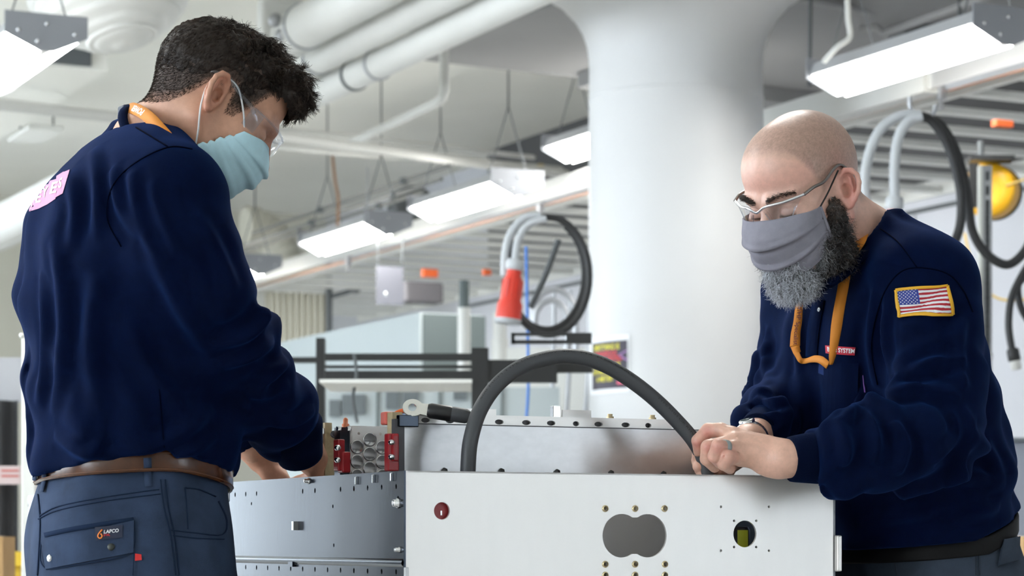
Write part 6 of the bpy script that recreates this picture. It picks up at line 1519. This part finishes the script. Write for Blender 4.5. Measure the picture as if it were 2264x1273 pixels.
# --- hanging coil with red plug
D9 = 8.8; coil = empty('cable_coil', 'hanging coil of black cable left of the column', 'cable coil', loc=P(1205, 480, D9))
def loop(cx_, cy_, rx_, ry_, D_, a0_, a1_, n=36, tilt=0.0, dd=0.0):
    out = []
    for i in range(n+1):
        q = math.radians(a0_+(a1_-a0_)*i/n); x, y = rx_*math.cos(q), -ry_*math.sin(q); out.append(P(cx_+x*math.cos(tilt)-y*math.sin(tilt), cy_+x*math.sin(tilt)+y*math.cos(tilt), D_+dd*math.cos(q)))
    return out
m = MB(); m.tube(loop(1213, 610, 90, 130, D9, -215, 95), 0.0125, 12); m.build('cable', blk_rub, coil)
m = MB(); m.tube(loop(1208, 606, 84, 122, D9+0.06, -180, 60), 0.0115, 12); m.build('cable', blk_rub, coil)
wsh = mat('white_sheath', (0.50, 0.52, 0.54), 0.4)
m = MB(); m.tube(spline([P(1196, 478, D9-0.02), P(1160, 482, D9-0.02), P(1130, 515, D9-0.02), P(1117, 560, D9-0.02), P(1116, 610, D9-0.02)], 6), 0.015, 12); m.build('white_sheath', wsh, coil)
m = MB(); m.tube(spline([P(1208, 484, D9-0.05), P(1170, 496, D9-0.05), P(1146, 530, D9-0.05), P(1138, 580, D9-0.05)], 6), 0.014, 12); m.build('white_sheath', wsh, coil)
m = MB(); m.tube(spline([P(1172, 680, D9+0.15), P(1205, 610, D9+0.15), P(1235, 530, D9+0.15)], 6), 0.012, 10); m.build('cable', dk_grey, coil)
def plug(p0, p1, name, label, sc=1.0, mm=None):
    t = empty(name, label, 'plug', loc=p0); ax = nrm(np.asarray(p1)-np.asarray(p0)); L_ = np.linalg.norm(np.asarray(p1)-np.asarray(p0))
    m = MB(); m.lathe(p0, ax, [(0.030*sc, 0), (0.034*sc, 0.01), (0.034*sc, 0.14*L_), (0.026*sc, 0.17*L_)], 20); m.build('collar', wsh, t)
    m = MB(); m.lathe(p0, ax, [(0.027*sc, 0.16*L_), (0.027*sc, 0.25*L_), (0.034*sc, 0.30*L_), (0.038*sc, 0.62*L_), (0.047*sc, 0.70*L_), (0.047*sc, 0.92*L_)], 20); m.build('body', mm or mat('red_plug', (0.70, 0.045, 0.025), 0.4), t)
    m = MB(); m.lathe(p0, ax, [(0.050*sc, 0.92*L_), (0.050*sc, L_), (0.036*sc, L_), (0.036*sc, 0.97*L_), (0.0, 0.97*L_)], 20); m.build('rim', wsh, t)
    for k in range(6):
        q = k*math.pi/3; u_ = nrm(np.cross(ax, [0, 1, 0.1])); w_ = np.cross(ax, u_); d = math.cos(q)*u_+math.sin(q)*w_
        MB().box(np.asarray(p0)+ax*0.46*L_+d*0.036*sc, (0.14*L_, 0.004, 0.003), ax=(ax, np.cross(ax, d), d)).build('grip_rib', MATS['red_plug'], t)
    return t
plug(P(1140, 574, D9-0.08), P(1122, 716, D9-0.08), 'power_plug', 'red industrial plug hanging from the coil left of the column', 1.0)

# --- right side: hanging cables, plug, yellow reel, strut post
D8 = 8.6; ch = empty('cable_hank', 'white and black cables draped over a hook behind the bearded worker', 'cable hank', loc=P(2030, 250, D8))
for pts, r_, mm, nm in (([(2035, 255, 8.6), (1990, 256, 8.6), (1948, 285, 8.6), (1922, 340, 8.6), (1912, 400, 8.6), (1916, 460, 8.6)], 0.0185, wsh, 'white_sheath'), ([(2038, 258, 8.55), (2010, 268, 8.55), (1988, 300, 8.55), (1978, 360, 8.55), (1978, 440, 8.55)], 0.0185, wsh, 'white_sheath'),
                    ([(2036, 256, 8.6), (2060, 268, 8.6), (2090, 310, 8.6), (2112, 370, 8.6), (2125, 440, 8.6), (2120, 510, 8.6), (2090, 575, 8.6)], 0.017, blk_rub, 'cable'), ([(2036, 256, 8.65), (2075, 272, 8.65), (2108, 320, 8.65), (2128, 380, 8.65), (2140, 440, 8.65), (2150, 510, 8.65), (2180, 560, 8.65), (2225, 585, 8.65), (2262, 560, 8.65), (2290, 510, 8.65)], 0.017, blk_rub, 'cable')):
    m = MB(); m.tube(spline([P(*q) for q in pts], 6), r_, 12); m.build(nm, mm, ch)
m = MB(); m.tube(spline([P(2012, 214, 8.6), P(2014, 240, 8.6), P(2040, 258, 8.6), P(2062, 252, 8.6), P(2068, 232, 8.6)], 5), 0.008, 8); m.build('hook', galv, ch)
plug(P(1978, 436, 8.5), P(1972, 610, 8.5), 'power_plug', 'red and white plug behind the bearded worker\'s shoulder', 0.95)
reel = empty('hose_reel', 'yellow round hose reel under a black bracket', 'hose reel', loc=P(2185, 420, 11)); o = P(2190, 422, 11.0); ax = nrm(np.array([-0.5, -1, 0]))
m = MB(); m.lathe(o-ax*0.06, ax, [(0.02, 0), (0.118, 0.0), (0.125, 0.012), (0.125, 0.10), (0.118, 0.115), (0.06, 0.125), (0.05, 0.118), (0, 0.118)], 36); m.build('drum', mat('reel_yellow', (0.80, 0.42, 0.01), 0.4), reel)
m = MB(); m.lathe(o-ax*0.09, ax, [(0.10, 0), (0.128, 0.004), (0.128, 0.03), (0.10, 0.034)], 32); m.build('back_flange', blk_rub, reel)
MB().box(P(2152, 410, 10.85), (0.02, 0.015, 0.10), ax=X3).build('bracket_arm', black_p, reel); MB().box(P(2190, 352, 10.9), (0.10, 0.05, 0.012), ax=X3).build('bracket_top', black_p, reel)
m = MB(); m.tube([P(2168, 350, 10.9), P(2168, 312, 10.9)], 0.015, 8); m.build('hanger', dk_grey, reel)
m = MB(); m.tube(spline([P(2133, 515, 10.8), P(2145, 570, 10.8), P(2170, 630, 10.8), P(2215, 662, 10.8), P(2290, 660, 10.8)], 6), 0.006, 8); m.build('air_hose', mat('yellow_hose', (0.70, 0.50, 0.16), 0.4), reel)
m = MB(); m.tube([P(2225, 410, 10.9), P(2300, 385, 10.9)], 0.006, 6); m.build('air_hose', MATS['yellow_hose'], reel)
st = empty('strut_post', 'slotted galvanised strut post right of the bearded worker', 'post', loc=P(2178, 1191, 9.2)*[1, 1, 0]); z1 = H+(HY-366)*9.2/F; zc_ = z1/2; o = P(2178, 1191, 9.2)*[1, 1, 0]
MB().box(o+UP*zc_+np.array([-0.018, 0.01, 0]), (0.006, 0.02, zc_), ax=X3).build('flange', mat('pale_zinc', (0.75, 0.76, 0.72), 0.4, 0.5), st)
sl_h = []; z = 0.62
while z < z1-0.04: sl_h.append([(0.008, z), (0.022, z), (0.022, z+0.035), (0.008, z+0.035)]); z += 0.055
plate('slotted_web', [(-0.004, 0), (0.032, 0), (0.032, z1), (-0.004, z1)], sl_h, 0.004, o+np.array([-0.006, 0, 0]), np.array([1.0, 0, 0]), UP, galv, st)
MB().box(o+UP*zc_+np.array([0.012, 0.03, 0]), (0.020, 0.004, zc_), ax=X3).build('back_web', dk_grey, st)
m = MB(); m.lathe(P(2186, 788, 9.15), np.array([0, -1.0, 0]), [(0.016, 0), (0.016, 0.012), (0, 0.014)], 6); m.build('bolt', steel, st)
cd = empty('plug_cord', 'black cord with a white-tipped plug at the right edge', 'cord', loc=P(2240, 790, 9)); m = MB(); m.tube(spline([P(2290, 560, 9), P(2258, 610, 9), P(2236, 660, 9), P(2230, 720, 9), P(2238, 775, 9)], 6), 0.014, 10); m.build('cord', blk_rub, cd)
m = MB(); m.tube(spline([P(2300, 590, 9.05), P(2262, 615, 9.05), P(2250, 640, 9.05), P(2262, 690, 9.05), P(2300, 740, 9.05)], 6), 0.014, 10); m.build('cord', blk_rub, cd)
m = MB(); m.lathe(P(2238, 770, 9), nrm(P(2246, 812, 9)-P(2238, 770, 9)), [(0.018, 0), (0.024, 0.006), (0.024, 0.046), (0.02, 0.048)], 16); m.build('plug_body', blk_rub, cd)
m = MB(); m.lathe(P(2244, 797, 9), nrm(P(2246, 812, 9)-P(2238, 770, 9)), [(0.020, 0), (0.020, 0.034), (0, 0.036)], 16); m.build('plug_tip', pw, cd)
# wall line, low bench behind the bearded worker, cardboard
bn_ = empty('work_bench', 'blue-grey bench along the wall behind the bearded worker', 'bench', loc=P(2230, 1191, 9.8)*[1, 1, 0]); zt_ = H+(HY-976)*9.8/F
MB().box(P(2255, 1191, 9.9)*[1, 1, 0]+UP*zt_/2, (0.25, 0.28, zt_/2-0.01), ax=X3).build('body', mat('bench_blue_grey', (0.36, 0.38, 0.45), 0.5), bn_); MB().box(P(2255, 1191, 9.88)*[1, 1, 0]+UP*zt_, (0.27, 0.30, 0.008), ax=X3).build('top', mat('bench_top', (0.20, 0.22, 0.24), 0.5), bn_)
cbm = mat('cardboard', (0.46, 0.28, 0.12), 0.8, var=0.08, vscale=5)
bxr = empty('cardboard_box', 'tan cardboard box at the lower right edge', 'box', loc=P(2262, 1191, 6.5)*[1, 1, 0]); zc2 = H+(HY-1186)*6.5/F
MB().box(P(2290, 1191, 6.6)*[1, 1, 0]+UP*zc2/2, (0.075, 0.2, zc2/2), ax=X3).build('carton', cbm, bxr); MB().box(P(2290, 1191, 6.6)*[1, 1, 0]+UP*(zc2+0.001), (0.01, 0.2, 0.001), ax=X3).build('tape', mat('tape', (0.5, 0.4, 0.25), 0.3), bxr)
# wall joint strip
MB().box(WR0-B*0.005+UP*(H+(HY-505)*16/F), (6.0, 0.006, 0.014)).build('joint_strip', dk_grey, wr)
for s_ in (0.9, 2.6): MB().box(WR0-A*s_-B*0.004+UP*1.6, (0.006, 0.004, 1.4)).build('panel_joint', galv, wr)

# --- left edge: white post, dark curtain, sign, carton, guard rail
wpst = empty('white_post', 'white square post behind the left worker', 'post', loc=P(62, 1191, 6.2)*[1, 1, 0]); z1 = H+(HY-742)*6.2/F; MB().box(P(66, 1191, 6.2)*[1, 1, 0]+UP*z1/2, (0.018, 0.02, z1/2), ax=X3, bev=0.003).build('shaft', paint, wpst)
m = MB(); m.lathe(P(50, 742, 6.15), np.array([0, -1.0, 0]), [(0.007, 0), (0.007, 0.012), (0, 0.014)], 10); m.build('knob', paint, wpst)
cu_ = empty('dark_curtain', 'dark grey welding curtain at the left edge', 'curtain', loc=P(10, 1191, 9)*[1, 1, 0]); V = []; zt_ = H+(HY-885)*9/F
for i in range(61): x = -0.75+0.72*i/60; o = P(48, 1191, 9)*[1, 1, 0]+np.array([x+0.02, 0.03*math.sin(i*0.9), 0]); V += [o+UP*0.02, o+UP*zt_]
mesh_obj('cloth', V, [(2*i, 2*i+2, 2*i+3, 2*i+1) for i in range(60)], mat('curtain_grey', (0.055, 0.056, 0.062), 0.7), cu_, smooth=True)
MB().box(P(10, 840, 9.1), (0.36, 0.01, 0.085), ax=X3).build('clear_top', mat('milky_strip', (0.45, 0.45, 0.47), 0.4), cu_)
m = MB(); m.box(P(20, 1050, 8.9), (0.045, 0.004, 0.034), ax=X3); sg = m.build('warning_sign', mat('pale_sign', (0.62, 0.50, 0.49), 0.6), cu_)
for y in (1040, 1052): MB().box(P(22, y, 8.895), (0.032, 0.002, 0.004), ax=X3).build('sign_print', mat('faded_red', (0.55, 0.16, 0.14), 0.6), sg)
bxl = empty('cardboard_box', 'orange-tan cardboard box at the lower left edge', 'box', loc=P(0, 1191, 8)*[1, 1, 0]); zc2 = H+(HY-1186)*8/F; MB().box(P(-10, 1191, 8.1)*[1, 1, 0]+UP*zc2/2, (0.046, 0.1, zc2/2), ax=X3).build('carton', cbm, bxl); MB().box(P(-10, 1191, 8.1)*[1, 1, 0]+UP*(zc2+0.001), (0.01, 0.1, 0.001), ax=X3).build('tape', MATS['tape'], bxl)
gr_ = empty('guard_rail', 'yellow guard rail at the lower left edge', 'rail', loc=P(30, 1191, 8.5)*[1, 1, 0]); MB().box(P(10, 1235, 8.5), (0.3, 0.02, 0.026), ax=X3, bev=0.004).build('bar', mat('safety_yellow', (0.75, 0.50, 0.03), 0.5), gr_)
for x in (-0.2, 0.03): c = P(30, 1191, 8.5); MB().box(np.array([c[0]+x-0.03, c[1]+0.03, 0.44]), (0.02, 0.012, 0.44), ax=X3).build('upright', MATS['safety_yellow'], gr_)
for o in SC.objects:
    if '_o' in o.keys(): del o['_o']
